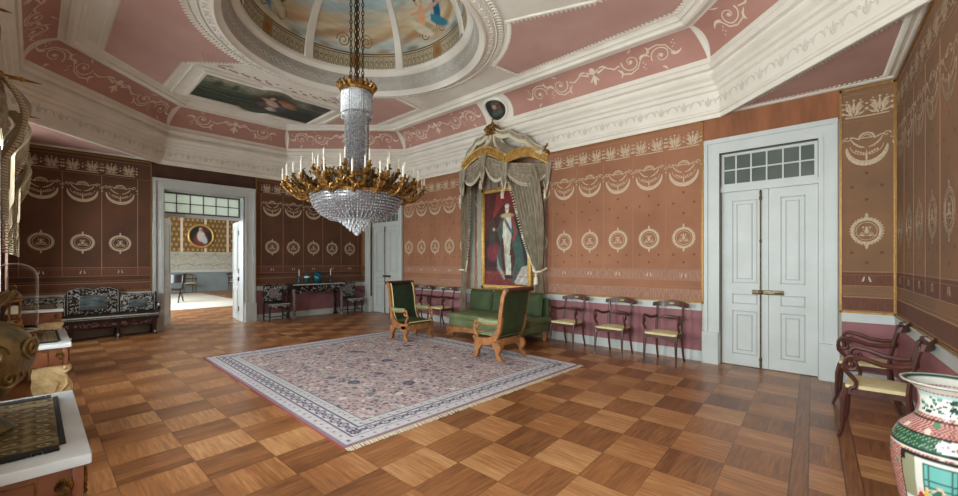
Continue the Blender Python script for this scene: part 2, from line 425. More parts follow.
    nt.links.new(M('SUBTRACT', g, seamv), bp.inputs['Height']); nt.links.new(bp.outputs[0], b.inputs['Normal'])
    return m
fl = MB().add([(-24.4,-.75,0),(1.2,-.75,0),(1.2,12.2,0),(-24.4,12.2,0)], [(0,1,2,3)]).build('floor', floor_material(), smooth=False); struct(fl)

def wall_with_holes(name, L, holes, mp, thick, m, H=4.95):
    """wall in (s,h) plane, s in 0..L, holes (s0,s1,h0,h1); mp(s,depth,h)->point ; depth 0 = room face"""
    mb = MB(); xs = sorted({0., L} | {h[0] for h in holes} | {h[1] for h in holes}); zs = sorted({0., H} | {h[2] for h in holes} | {h[3] for h in holes})
    for a, b in zip(xs, xs[1:]):
        for c, d in zip(zs, zs[1:]):
            if any(h[0] <= (a+b)/2 <= h[1] and h[2] <= (c+d)/2 <= h[3] for h in holes): continue
            mb.add([mp(a,0,c),mp(b,0,c),mp(b,thick,c),mp(a,thick,c),mp(a,0,d),mp(b,0,d),mp(b,thick,d),mp(a,thick,d)],
                   [(0,3,2,1),(4,5,6,7),(0,1,5,4),(1,2,6,5),(2,3,7,6),(3,0,4,7)])
    return struct(mb.build(name, m, smooth=False))
wall_paint = mat('wall_plaster', (196,188,174), .85)
# back wall s = X+11.1 ; left (far) wall s = Y+.35 ; front = window wall ; right = short end wall
mpB = lambda s, d, h: (LX+s, FY+d, h)
mpL = lambda s, d, h: (LX-d, NY+s, h)
mpF = lambda s, d, h: (LX+s, NY-d, h)
ed = (EW1-EW0).normalized(); en = Vector((ed.y, -ed.x, 0)); en = en if en.x > 0 else -en; EL = (EW1-EW0).length
mpR = lambda s, d, h: tuple(EW0+ed*s+en*d+Vector((0,0,h)))
D1 = (-1.46, -.35); D2 = (-10.56, -9.20); D3 = (1.92, 3.52)
wall_back = wall_with_holes('wall_back', 11.76, [(D1[0]-LX, D1[1]-LX, 0, 3.06), (D2[0]-LX, D2[1]-LX, 0, 3.06)], mpB, .3, wall_paint)
wall_left = wall_with_holes('wall_left', 7.15, [(D3[0]-NY, D3[1]-NY, 0, 3.07)], mpL, .3, wall_paint)
WX = [-9.55, -6.45, -3.55, -.65]
wall_front = wall_with_holes('wall_front', 12.2, [(w-.62-LX, w+.62-LX, .25, 3.25) for w in WX], mpF, .35, wall_paint)
wall_right = wall_with_holes('wall_right', EL, [], mpR, .3, wall_paint)

# ---- windows
for i, w in enumerate(WX):
    f = MB()
    for a, b, c, d in ((-.62,-.55,.25,3.25),(.55,.62,.25,3.25),(-.62,.62,.25,.32),(-.62,.62,3.18,3.25),(-.03,.03,.25,3.25),(-.62,.62,2.5,2.56)):
        f.box(w+a, w+b, NY-.22, NY-.16, c, d)
    for h in (.95,1.5,2.0): f.box(w-.6, w+.6, NY-.205, NY-.175, h-.015, h+.015)
    wf = struct(f.build('window_%d' % (i+1), white_wood, smooth=False))
    MB().box(w-.58, w+.58, NY-.194, NY-.188, .3, 3.2).build('window_glass', clear_glass, wf, smooth=False)

# ---- silk panels with embroidery -----------------------------------------
def bay(o, o2, uc, w, full=True, frame=True):
    k = w/.525
    # frieze of acanthus scrolls
    if frame:
        for sgn in (-1, 1):
            c = uc+sgn*.13*k
            for s2 in (-1, 1):
                o.strip([(c+s2*.01,3.27),(c+s2*.035,3.31),(c+s2*.03,3.37),(c+s2*.05,3.42),(c+s2*.085,3.43)], [.02,.034,.03,.026,.01])
                o.leaf(c+s2*.045, 3.33, PI/2-s2*.9, .075, .026, s2*.9); o.spiral(c+s2*.085*k, 3.375, .026, 1., .012, PI/2, s2)
                o.leaf(c+s2*.03, 3.28, (0 if s2>0 else PI)+s2*.25, .08, .022, s2*.3); o.disc(c+s2*.06,3.455,.012,n=5)
            o.leaf(c, 3.30, PI/2, .15, .03); o.disc(c, 3.46, .014)
            o.disc(uc+sgn*.25*k, 3.31, .02); o.disc(uc+sgn*.25*k, 3.37, .016); o.disc(uc+sgn*.25*k, 3.43, .013)
        o.disc(uc, 3.34, .018); o.disc(uc, 3.40, .013)
        o.strip([(uc-.22*k,3.255),(uc,3.25),(uc+.22*k,3.255)], .016)
    # swag garland
    for sgn in (-1, 1):
        o.spiral(uc+sgn*.20*k, 3.0, .036, 1.1, .014, 0, sgn); o.spiral(uc+sgn*.245*k, 2.965, .024, .9, .012, 1, -sgn)
        o.strip([(uc+sgn*.16*k,2.985),(uc+sgn*.125*k,2.93),(uc+sgn*.07*k,2.885),(uc+sgn*.02*k,2.87)], [.012,.02,.02,.012])
        o.strip([(uc+sgn*.07*k,2.97),(uc+sgn*.13*k,3.0),(uc+sgn*.17*k,3.01)], .016)
        for q in range(4): o.disc(uc+sgn*(.03+.026*q)*k, 2.80+.012*q, .012, .016, n=5)
        o.disc(uc+sgn*.262*k, 2.90, .012, .024, n=6)
    pts = [(uc-.205*k*math.cos(PI*i/20), 2.885-.205*math.sin(PI*i/20)) for i in range(21)]
    o.strip(pts, [.012+.048*math.sin(PI*i/20)**.7 for i in range(21)])
    pts = [(uc-.165*k*math.cos(PI*i/16), 2.895-.115*math.sin(PI*i/16)) for i in range(17)]; o.strip(pts, .009)
    o.arc(uc, 2.985, .075*k, .06, .020, 0, PI, 10); o.arc(uc, 2.985, .045*k, .035, .012, 0, PI, 8); o.strip([(uc-.075*k,2.985),(uc+.075*k,2.985)], .012); o.leaf(uc, 2.70, PI/2, .14, .022)
    # medallion
    if full:
        rx, ry = .145*min(k,1.05), .145
        o.arc(uc, 1.86, rx, ry, .034, n=28)
        for j in range(30):
            a = 2*PI*j/30; o.disc(uc+(rx+.022)*math.cos(a), 1.86+(ry+.022)*math.sin(a), .008, n=5)
        o.arc(uc, 1.86, rx*.74, ry*.74, .009, n=18)
        for s2 in (-1, 1): o.leaf(uc, 1.86+s2*.16, s2*PI/2, .06, .03)
        for s2 in (-1, 1):
            o.spiral(uc+s2*.038*k, 1.845, .030, 1., .009, PI/2, s2); o.leaf(uc+s2*.02, 1.80, PI/2-s2*.9, .06, .018, -s2*.6); o.disc(uc+s2*.03,1.905,.012)
        o.leaf(uc, 1.86, PI/2, .06, .03)
        o.disc(uc, 1.85, .022); o.arc(uc, 1.84, rx*.45, .03, .010, PI, 2*PI, 8)
        # small pair of palmettes in the lower band
        for sgn in (-1, 1):
            o.leaf(uc+sgn*.035, 1.25, PI/2+sgn*.25, .07, .028); o.disc(uc+sgn*.035, 1.255, .016, .008)
    # woven tufts of the ground
    rows = (2.5,2.32,2.14) if full else ()
    for r_i, hh in enumerate((2.56,2.40,2.24,1.60,1.48)):
        for q in ((-.15,.15) if r_i % 2 else (0.,)):
            o2.disc(uc+q*k, hh, .016, n=5)
            for a in (0, 2.1, 4.2): o2.disc(uc+q*k+.014*math.cos(a), hh+.014*math.sin(a), .009, n=4)

def silk(wall, name, u0, u1, mp, m, bays, seams, orn_m, h0=.87, bands=True, frame=True, lab=None):
    """mp(u,h,off) -> world"""
    n = max(2, int((u1-u0)/.3))
    p = MB(); p.add([mp(u0,h0,.0),mp(u1,h0,.0),mp(u1,HT,.0),mp(u0,HT,.0),mp(u0,h0,.014),mp(u1,h0,.014),mp(u1,HT,.014),mp(u0,HT,.014)],
                    [(4,5,6,7),(0,1,5,4),(1,2,6,5),(2,3,7,6),(3,0,4,7)])
    po = p.build('silk_panel', m, wall, smooth=False)
    base = lambda u,h,off: mp(u,h,.015+off)
    if bands:
        b1 = MB(); 
        for a, b in ((.90,1.06),(1.20,1.36)):
            b1.add([mp(u0+.02,a,.016),mp(u1-.02,a,.016),mp(u1-.02,b,.016),mp(u0+.02,b,.016)], [(0,1,2,3)])
        b1.build('woven_band', silk_band if m is silk_o else silk_band_d, po, smooth=False)
    o = Orn(base); o2 = Orn(base, .002); o3 = Orn(base, .003)
    for c, w in bays: bay(o, o2, c, w, frame=frame)
    for sx in seams: o3.strip([(sx,1.2),(sx,3.2)], .012)
    if bands:
        for hh, ww in ((1.37,.010),(1.20,.010),(1.06,.016),(.90,.010),(1.10,.006),(1.33,.005)): o3.strip([(u0+.03,hh),(u1-.03,hh)], ww)
    o3.strip([(u0+.03,3.21),(u1-.03,3.21)], .006); o3.strip([(u0+.03,3.53),(u1-.03,3.53)], .008)
    o.build('embroidery', orn_m, po); o2.build('tufts', tuft, po); o3.build('seam_lines', seam, po)
    t = MB()                                            # gilt braid round the panel
    for (a,b,c,d) in ((u0,u1,h0-.01,h0+.018),(u0,u1,HT-.05,HT-.02),(u0,u0+.022,h0,HT),(u1-.022,u1,h0,HT)):
        t.add([mp(a,c,.0),mp(b,c,.0),mp(b,d,.0),mp(a,d,.0),mp(a,c,.026),mp(b,c,.026),mp(b,d,.026),mp(a,d,.026)],[(4,5,6,7),(0,1,5,4),(1,2,6,5),(2,3,7,6),(3,0,4,7)])
    t.build('gilt_braid', gold_trim, po, smooth=False)
    return po
mB = lambda u,h,off: (u, FY-off, h)
mL = lambda u,h,off: (LX+off, u, h)
mR = lambda u,h,off: tuple(EW0+ed*u-en*off+Vector((0,0,h)))
bc = [-1.955-.525*i for i in range(14)]
silk(wall_back, 'a', -9.02, -1.68, mB, silk_o, [(c,.525) for c in bc], [c+.2625 for c in bc[1:]], embro)
silk(wall_back, 'b', -.15, .345, mB, silk_b, [(.095,.46)], [], embro)
silk(wall_back, 'c', LX+.02, -10.84, mB, silk_b, [], [], embro_dull)
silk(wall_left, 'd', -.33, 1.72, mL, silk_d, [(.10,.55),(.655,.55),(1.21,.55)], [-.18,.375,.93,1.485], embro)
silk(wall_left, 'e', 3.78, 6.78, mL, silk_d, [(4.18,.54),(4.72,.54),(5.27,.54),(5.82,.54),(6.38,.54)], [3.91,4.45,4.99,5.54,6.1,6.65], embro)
silk(wall_right, 'f', .02, EL-.02, mR, silk_b, [(.28+.525*i,.525) for i in range(12)], [.54+.525*i for i in range(12)], embro_dull)
def plain_silk(wall, u0, u1, h0, h1, mp, m):
    return MB().add([mp(u0,h0,0),mp(u1,h0,0),mp(u1,h1,0),mp(u0,h1,0),mp(u0,h0,.012),mp(u1,h0,.012),mp(u1,h1,.012),mp(u0,h1,.012)],
        [(4,5,6,7),(0,1,5,4),(1,2,6,5),(2,3,7,6),(3,0,4,7)]).build('overdoor_silk', m, wall, smooth=False)
plain_silk(wall_back, -1.68, -.15, 3.27, HT, mB, mat('faded_overdoor_silk', (156,98,64), .8, c2=(126,80,52), scale=3, stretch=(3,1,.6)))
plain_silk(wall_back, -10.84, -9.02, 3.27, HT, mB, MATS['faded_overdoor_silk'])
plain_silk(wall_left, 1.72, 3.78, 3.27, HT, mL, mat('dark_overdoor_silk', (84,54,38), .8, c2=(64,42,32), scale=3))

# dado, rail and baseboards
def slab(mp, u0, u1, h0, h1, off): return MB().add([mp(u0,h0,0),mp(u1,h0,0),mp(u1,h1,0),mp(u0,h1,0),mp(u0,h0,off),mp(u1,h0,off),mp(u1,h1,off),mp(u0,h1,off)],
        [(4,5,6,7),(0,1,5,4),(1,2,6,5),(2,3,7,6),(3,0,4,7)])
for wall, mp, segs, side in ((wall_back, mB, [(-9.0,-1.7),(-.13,.36),(LX,-10.86)], 'back'), (wall_left, mL, [(-.35,1.7),(3.8,6.8)], 'left'), (wall_right, mR, [(0,EL)], 'right'), (wall_front, lambda u,h,off:(u,NY+off,h), [(LX,.8)], 'front')):
    da = MB(); ra = MB(); ba = MB()
    for a, b in segs:
        q = slab(mp,a,b,.1,.78,.006); da.add(q.v,q.f)
        q = slab(mp,a,b,.755,.845,.028); ra.add(q.v,q.f); q = slab(mp,a,b,.845,.862,.040); ra.add(q.v,q.f)
        q = slab(mp,a,b,0,.13,.025); ba.add(q.v,q.f); q = slab(mp,a,b,.13,.15,.016); ba.add(q.v,q.f)
    da.build('dado', mauve if side != 'right' else mat('rose_dado_silk', (168,112,112), .75, c2=(150,98,100), scale=3), wall, smooth=False)
    ra.build('dado_rail', white_wood, wall, smooth=False)
    struct(ba.build('baseboard_'+side, white_wood, smooth=False))

# ---- doors ----------------------------------------------------------------
def leaf_mesh(w, H, panels=((.16,.78),(.88,1.02),(1.18,2.36)), t=.045):
    """door leaf in x 0..w, z 0..H, front face at y=0 towards -y; returns body, grooves"""
    b = MB().box(0, w, 0, t, 0, H); g = MB()
    ins = .13 if w > .5 else .1
    for z0, z1 in panels:
        for k, (e, c) in enumerate(((0, .012), (.055, .010))):
            x0, x1, a, d = ins+e, w-ins-e, z0+e, z1-e
            if x1-x0 < .05 or d-a < .03: continue
            for (p,q,r,s) in ((x0,x1,a,a+c),(x0,x1,d-c,d),(x0,x0+c,a,d),(x1-c,x1,a,d)): g.box(p,q,-.007,.001,r,s)
        e = .07
        if w-2*ins-2*e > .05 and z1-z0 > 2*e+.02: b.box(ins+e, w-ins-e, -.006, .001, z0+e, z1-e)
    return b, g
def rotz(a, loc=(0,0,0)): return Matrix.Translation(loc) @ Matrix.Rotation(a, 4, 'Z')
def casing(mp, u0, u1, o0, o1, top, otop, m):
    """mp(u,h,off). u0..u1 outer, o0..o1 opening"""
    c = MB()
    for a, b, h0, h1, off in ((u0,o0,0,otop,.05),(o1,u1,0,otop,.05),(u0,u1,otop,top,.0501),(u0+.001,u0+.05,.46,top-.061,.075),(u1-.05,u1-.001,.46,top-.061,.075),(u0-.002,u1+.002,top-.06,top+.002,.08),
                              (o0-.05,o0,.46,otop-.001,.062),(o1,o1+.05,.46,otop-.001,.062),(o0-.05,o1+.05,otop,otop+.05,.062),(u0-.02,o0-.01,0,.46,.095),(o1+.01,u1+.02,0,.46,.095)):
        q = slab(mp,a,b,h0,h1,off); c.add(q.v,q.f)
    return c.build('door_casing', m, smooth=False)
def transom(mp, u0, u1, h0, h1, dep, pane_m, n=6):
    fr = MB(); e = .035
    for a, b, c, d in ((u0,u0+e,h0,h1),(u1-e,u1,h0,h1),(u0+e,u1-e,h0,h0+e),(u0+e,u1-e,h1-e,h1)):
        fr.add(*_sl(mp,a,b,c,d,dep,-.04))
    for i in range(1, n): x = u0+(u1-u0)*i/n; fr.add(*_sl(mp,x-.009,x+.009,h0+e,h1-e,dep-.005,-.025))
    x = (h0+h1)/2; fr.add(*_sl(mp,u0+e,u1-e,x-.009,x+.009,dep-.006,-.025))
    gl = MB(); gl.add(*_sl(mp,u0+.01,u1-.01,h0+.01,h1-.01,dep-.018,-.006))
    return fr, gl
def _sl(mp,a,b,c,d,o0,dd):
    return ([mp(a,c,o0),mp(b,c,o0),mp(b,d,o0),mp(a,d,o0),mp(a,c,o0+dd),mp(b,c,o0+dd),mp(b,d,o0+dd),mp(a,d,o0+dd)],
            [(0,1,2,3),(4,7,6,5),(0,4,5,1),(1,5,6,2),(2,6,7,3),(3,7,4,0)])
def closed_door(name, D, U, split, rod):
    root = empty(name, ((D[0]+D[1])/2, FY, 0)); struct(root); cx = (D[0]+D[1])/2
    inv = Matrix.Translation((-cx,-FY,0))
    mm = lambda u,h,off: (u-cx, -off, h)
    ca = casing(mm, U[0], U[1], D[0], D[1], 3.27, 3.06, white_wood); ca.parent = root
    for a, b in ((D[0]+.01, split-.002), (split+.002, D[1]-.01)):
        bd, g = leaf_mesh(b-a, 2.49); M_ = Matrix.Translation((a-cx, .06, .008))
        lf = bd.xform(M_).build('door_leaf', white_wood, root, smooth=False); g.xform(M_).build('panel_moulding', white_shadow, lf, smooth=False)
    MB().box(D[0]-cx, D[1]-cx, .03, .12, 2.5, 2.58).build('transom_bar', white_wood, root, smooth=False)
    fr, gl = transom(mm, D[0]+.01, D[1]-.01, 2.58, 3.05, -.03, glass_dark)
    fo = fr.build('transom_window', white_wood, root, smooth=False); gl.build('pane', glass_dark, fo, smooth=False)
    bk = MB().box(D[0]-cx-.02, D[1]-cx+.02, .24, .29, 0, 3.1).build('backing_board', glass_dark, root, smooth=False)
    rd = MB().tube([(rod-cx,.035,.02),(rod-cx,.035,2.46)], .009, 8)
    rd.lathe([(.006,0),(.016,.03),(.012,.08),(.02,.12),(.009,.16)], (rod-cx,.035,.01), 8)
    rd.lathe([(.009,0),(.02,.04),(.012,.08),(.016,.13),(.006,.16)], (rod-cx,.035,2.33), 8)
    rd.lathe([(.009,0),(.017,.03),(.009,.06)], (rod-cx,.035,1.75), 8); rd.build('bolt_rod', brass, root)
    lk = MB().bbox(rod-cx-.10, rod-cx+.26, .025, .06, 1.035, 1.095, .008); lk.blob((rod-cx+.0,.015,1.065), (.03,.03,.03)); lk.tube([(rod-cx+.17,.03,1.065),(rod-cx+.17,-.02,1.065),(rod-cx+.24,-.025,1.065)], .009)
    lk.build('door_lock', brass, root)
    return root
closed_door('door_1', D1, (-1.66,-.165), -.885, -.975)
closed_door('door_2', D2, (-10.82,-9.03), -9.88, -9.96)
# open double door in the far wall
root = struct(empty('door_3', (LX, 2.72, 0)))
mm = lambda u,h,off: (off, u-2.72, h)
ca = casing(mm, 1.73, 3.76, D3[0], D3[1], 3.29, 3.07, white_wood); ca.parent = root
rv = MB().box(-.3,0,D3[0]-2.72-.002,D3[0]-2.72+.02,0,3.07); rv.box(-.3,0,D3[1]-2.72-.02,D3[1]-2.72+.002,0,3.07); rv.box(-.3,0,D3[0]-2.72,D3[1]-2.72,3.05,3.07)
rv.build('door_reveal', white_wood, root, smooth=False)
MB().box(-.3,-.22, D3[0]-2.70, D3[1]-2.74, 2.5, 2.57).build('transom_bar', white_wood, root, smooth=False)
fr, gl = transom(mm, D3[0]+.02, D3[1]-.02, 2.57, 3.05, -.22, glass_pale); fo = fr.build('transom_window', mat('grey_glazing_bar',(92,92,86),.5), root, smooth=False); gl.build('pane', glass_pale, fo, smooth=False)
for y, a, hy in ((D3[0]-2.72+.025, PI, 1), (D3[1]-2.72-.025, PI, -1)):
    bd, g = leaf_mesh(.76, 2.48)
    M_ = Matrix.Translation((-.31, y, .01)) @ Matrix.Rotation(PI-.40, 4, 'Z')
    if hy < 0: M_ = Matrix.Translation((-.31, y, .01)) @ Matrix.Rotation(PI-.12, 4, 'Z') @ Matrix.Diagonal((1,-1,1,1))
    lf = bd.xform(M_).build('door_leaf', white_wood, root, smooth=False); g.xform(M_).build('panel_moulding', white_shadow, lf, smooth=False)
    hs = MB()
    for z in (.3, 1.25, 2.2): hs.tube([(-.305,y+hy*.0,z-.06),(-.305,y,z+.06)], .012)
    hs.bbox(-.35,-.28, y-.02, y+.02, 1.0, 1.1, .006); hs.build('hinge', iron, lf)

# ---- coved octagonal ceiling ------------------------------------------------
OCT = [Vector(p) for p in ((-1.44,6.8),(-8.75,6.8),(-11.1,4.56),(-11.1,1.85),(-8.9,-.35),(-1.44,-.35),(.66,1.75),(.475,4.885))]
def inset(d):
    out = []; n = len(OCT)
    for i in range(n):
        p0, p1, p2 = OCT[i-1], OCT[i], OCT[(i+1)%n]
        a = (p1-p0).normalized(); b = (p2-p1).normalized(); na = Vector((-a.y,a.x)); nb = Vector((-b.y,b.x))
        q = (na+nb); q = q/(1+na.dot(nb)); out.append(p1+q*d)
    return out
def loft(prof, name, m, parent=None, sub=1, smooth=True):
    mb = MB(); n = 8
    rings = [inset(d) for d, h in prof]
    for i in range(n):                     # each side separately so that the corners stay crisp
        vs = []; 
        for (d,h), rg in zip(prof, rings): vs += [(*rg[i], h), (*rg[(i+1)%n], h)]
        mb.add(vs, [(2*k, 2*k+1, 2*k+3, 2*k+2) for k in range(len(prof)-1)])
    return mb.build(name, m, parent, ang=30)
CV0 = (.24, 4.37); CV = (.44, .41)
def cove(t): return CV0[0]+CV[0]*(1-math.cos(t*PI/2)), CV0[1]+CV[1]*math.sin(t*PI/2)
ceiling = struct(empty('ceiling', (-5.1, 3.22, 4.84)))
def cpar(o): o.parent = ceiling; o.matrix_parent_inverse = Matrix.Translation((5.1,-3.22,-4.84)); return o
corn = [(0,3.60),(.03,3.60),(.035,3.66),(.06,3.67),(.06,3.70),(.045,3.72),(.07,3.97),(.11,3.99),(.12,4.04),(.16,4.06),(.17,4.10),(.22,4.14),(.22,4.185),(.17,4.20),(.185,4.245),(.24,4.26),(.265,4.32),(.24,4.345),(.24,4.37)]
cornice = struct(loft(corn, 'trim_1', plaster))
cpar(loft([cove(t/12) for t in range(13)], 'cove', plaster))
cpar(loft([(.66,4.78),(.68,4.745),(.73,4.73),(.77,4.74),(.775,4.775),(.80,4.79),(.83,4.785),(.85,4.81),(.90,4.84)], 'ceiling_moulding', plaster))
# cornice ornaments (white palmettes, greyed in place of relief shading)
o1 = Orn(None, .012); o2_ = Orn(None, .004)
for i in range(8):
    P0, P1 = OCT[i], OCT[(i+1)%8]; L = (P1-P0).length; dr = (P1-P0).normalized(); nn = Vector((-dr.y, dr.x))
    for orn in (o1, o2_): orn.mp = lambda s, h, off, P0=P0, dr=dr, nn=nn: (*(P0+dr*s+nn*(.048+off+(h-3.72)*.1)), h)
    k = max(1, round(L/.34))
    for j in range(k):
        s = L*(j+.5)/k
        for sg in (-1,1):
            o2_.leaf(s, 3.78, PI/2-sg*.7, .10, .035, sg*.4); o2_.leaf(s+sg*.10, 3.80, PI/2+sg*.3, .12, .03, -sg*1.)
            o2_.spiral(s+sg*.07, 3.87, .03, .8, .014, 0, sg)
        o2_.leaf(s, 3.80, PI/2, .12, .03)
    o2_.mp = lambda s, h, off, P0=P0, dr=dr, nn=nn: (*(P0+dr*s+nn*(.10+off+(h-4.0)*.55)), h)
    k = int(L/.16)
    for j in range(k):
        s = L*(j+.5)/k; o2_.leaf(s, 4.065, PI/2, .06, .05)
o2_.build('palmette_relief', orn_grey, cornice)
# cove panels
TL = [0]
NT = 40
for i in range(NT):
    a, b = cove(i/NT), cove((i+1)/NT); TL.append(TL[-1]+math.hypot(a[0]-b[0], a[1]-b[1]))
def t_of(l):
    l = max(0, min(TL[-1], l))
    for i in range(NT):
        if TL[i+1] >= l: return (i+(l-TL[i])/(TL[i+1]-TL[i]))/NT
    return 1.
def cove_map(i):
    P0, P1 = OCT[i], OCT[(i+1)%8]; dr = (P1-P0).normalized(); nn = Vector((-dr.y, dr.x))
    def mp(s, l, off):
        t = t_of(l); d, h = cove(t); a = t*PI/2
        d += off*math.cos(a); h -= off*math.sin(a)
        q = P0+dr*s+nn*d; return (q.x, q.y, h)
    return mp
def cove_panel(i, s0, s1, miter0=True, miter1=True, style='scroll', cut=None):
    mp = cove_map(i); L = (OCT[(i+1)%8]-OCT[i]).length; l0, l1 = .045, .575
    def edge(l, k):      # how far the end of the panel steps in with the cove
        d = cove(t_of(l))[0]; return .414*d*k
    def bow(l): q = (l-l0)/(l1-l0); return .05*math.sin(PI*min(1,q))
    g = MB(); nu = max(8, int((s1-s0)/.15)); nv = 10
    def PP(u, v):
        l = l0+(l1-l0)*v; a = s0+(edge(l,1) if miter0 else 0)+bow(l)*.6; b = s1-(edge(l,1) if miter1 else 0)-bow(l)*.6
        return mp(a+(b-a)*u, l, .006)
    g.grid(PP, nu, nv); po = cpar(g.build('cove_panel', pink_d))
    o = Orn(lambda s,l,off: mp(s,l,.008+off), .006); c = (s0+s1)/2; hw = (s1-s0)/2-.22; y = .31
    # central trophy
    o.strip([(c-.11,y+.08),(c,y+.03),(c+.11,y+.08)], .03); o.disc(c,y+.09,.05,.06); o.strip([(c-.07,y-.1),(c,y),(c+.07,y-.1)], .035); o.leaf(c,y-.02,-PI/2,.15,.06)
    for sg in (-1,1):
        o.strip([(c+sg*.08,y+.02),(c+sg*.22,y+.07),(c+sg*.36,y-.01),(c+sg*.46,y+.02)], [.045,.02,.03,.02]); o.leaf(c+sg*.12,y+.09,(0 if sg>0 else PI)+sg*.6,.14,.04,-sg*.8)
        x = .44; k = 0; f = 1
        while x+.30 < hw:
            cx1 = c+sg*(x+.20)
            # running vine stem curling into a volute
            o.strip([(c+sg*(x-.02),y-f*.04),(c+sg*(x+.05),y-f*.13),(c+sg*(x+.17),y-f*.16),(c+sg*(x+.29),y-f*.11),(c+sg*(x+.35),y-f*.0),(c+sg*(x+.42),y+f*.06)], [.02,.026,.024,.022,.018,.014])
            o.spiral(cx1, y+f*.02, .15, 1.35, .022, (PI if sg > 0 else 0)-sg*f*.3, sg*f, n=26)
            o.leaf(c+sg*(x+.02), y-f*.06, (0 if sg > 0 else PI)-sg*f*.9, .13, .035, -sg*f*.8)
            o.leaf(c+sg*(x+.34), y+f*.02, (0 if sg > 0 else PI)+sg*f*1.1, .16, .045, -sg*f*1.2)
            o.leaf(cx1+sg*.0, y+f*.19, (0 if sg > 0 else PI)+sg*f*.2, .10, .03, sg*f*.6)
            for q in range(4): o.disc(c+sg*(x+.38+.03*(q%2)), y-f*(.05+.035*q), .012)
            x += .46; f = -f; k += 1
    ob = o.build('scroll_ornament', cream_paint, po)
    return po
for i in range(8):
    L = (OCT[(i+1)%8]-OCT[i]).length
    if i == 0 or i == 4:
        m0 = 4.0 if i == 0 else L/2
        cove_panel(i, .03, m0-.36, True, False); cove_panel(i, m0+.36, L-.03, False, True)
    else: cove_panel(i, .03, L-.03)
# flat ceiling with elliptical opening
A_, B_ = 1.74, 1.64
def ray_oct(poly, ang):
    c = Vector(CXY); d = Vector((math.cos(ang), math.sin(ang))); best = None
    for i in range(8):
        p, q = poly[i], poly[(i+1)%8]; e = q-p; den = d.x*e.y-d.y*e.x
        if abs(den) < 1e-9: continue
        w = p-c; t = (w.x*e.y-w.y*e.x)/den; s = (w.x*d.y-w.y*d.x)/den
        if t > 0 and -1e-6 <= s <= 1+1e-6: best = t if best is None else min(best, t)
    return c+d*best
N = 240; po_ = inset(.86); vs = []; fs = []
for j in range(N):
    a = 2*PI*j/N; p = ray_oct(po_, a)
    # ellipse point along the same ray
    k = 1/math.hypot(math.cos(a)/(A_+.1), math.sin(a)/(B_+.1)); vs += [(CXY[0]+k*math.cos(a), CXY[1]+k*math.sin(a), 4.84), (p.x, p.y, 4.84)]
for j in range(N): k = (j+1)%N; fs.append((2*j,2*k,2*k+1,2*j+1))
cpar(MB().add(vs, fs).build('flat_ceiling', plaster, smooth=False))
# corner soffits (white border with a pink triangle), at the height of the wall tops
CORN = [((.36,6.8),OCT[7],OCT[0]), ((-11.1,6.8),OCT[1],OCT[2]), ((-11.1,-.35),OCT[3],OCT[4]), ((.797,-.35),OCT[5],OCT[6])]
for c, a, b in CORN:
    c = Vector(c); tri = [c, Vector(a), Vector(b)]
    t = MB().add([(*p, 3.655) for p in tri]+[(*p, 3.72) for p in tri], [(0,1,2),(3,5,4),(0,3,4,1),(1,4,5,2),(2,5,3,0)]).build('corner_soffit', plaster, smooth=False); cpar(t)
    cen = (tri[0]+tri[1]+tri[2])/3
    def ins(k): 
        # inset the triangle by k metres
        out = []
        for i in range(3):
            p0,p1,p2 = tri[i-1],tri[i],tri[(i+1)%3]; u = (p1-p0).normalized(); w = (p2-p1).normalized(); s = 1 if (u.x*w.y-u.y*w.x) > 0 else -1
            n1 = Vector((-u.y,u.x))*s; n2 = Vector((-w.y,w.x))*s; out.append(p1+(n1+n2)/(1+n1.dot(n2))*k)
        return out
    tp = ins(.11); cpar(MB().add([(*p, 3.651) for p in tp], [(0,1,2)]).build('soffit_panel', pink, smooth=False))
    o = Orn(lambda x,y,off: (x,y,3.649-off), .012); t2 = ins(.09)
    for i in range(3):
        p, q = t2[i], t2[(i+1)%3]; L = (q-p).length; k = int(L/.045); an = math.atan2(q.y-p.y,q.x-p.x); cr = (cen-p); sg = 1 if (math.cos(an)*cr.y-math.sin(an)*cr.x) > 0 else -1
        for j in range(k): w = p+(q-p)*(j+.5)/k; o.leaf(w.x, w.y, an+sg*(PI/2-.4), .055, .035)
    cpar(o.build('soffit_leaf_border', orn_white, None))
    mo = MB(); t3 = ins(.0)
    for i in range(3):
        p, q = ins(.03)[i], ins(.03)[(i+1)%3]; mo.tube([(p.x,p.y,3.655),(q.x,q.y,3.655)], .02, 6)
    cpar(mo.build('soffit_moulding', plaster))
# dome ring and dome
def eloft(prof, n=120):
    mb = MB(); m = n
    vs = [(CXY[0]+(A_+r)*math.cos(2*PI*j/m), CXY[1]+(B_+r)*math.sin(2*PI*j/m), h) for r, h in prof for j in range(m)]
    return mb.add(vs, [(i*m+j, i*m+(j+1)%m, (i+1)*m+(j+1)%m, (i+1)*m+j) for i in range(len(prof)-1) for j in range(m)])
cpar(eloft([(.40,4.84),(.40,4.80),(.375,4.775),(.355,4.79),(.34,4.775),(.23,4.765),(.215,4.735),(.19,4.725),(.17,4.745),(.15,4.775),(.12,4.785),(.11,4.80)]).build('dome_ring_moulding', plaster, ang=40))
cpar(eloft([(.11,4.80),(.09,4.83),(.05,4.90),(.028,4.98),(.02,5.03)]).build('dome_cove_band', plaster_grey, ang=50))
cpar(eloft([(.02,5.03),(-.01,5.035),(-.03,5.06),(-.05,5.065),(-.07,5.09),(-.07,5.14)]).build('dome_lip', plaster, ang=40))
o = Orn(lambda a,r,off: (CXY[0]+(A_+r)*math.cos(a), CXY[1]+(B_+r)*math.sin(a), 4.772-off), .014)
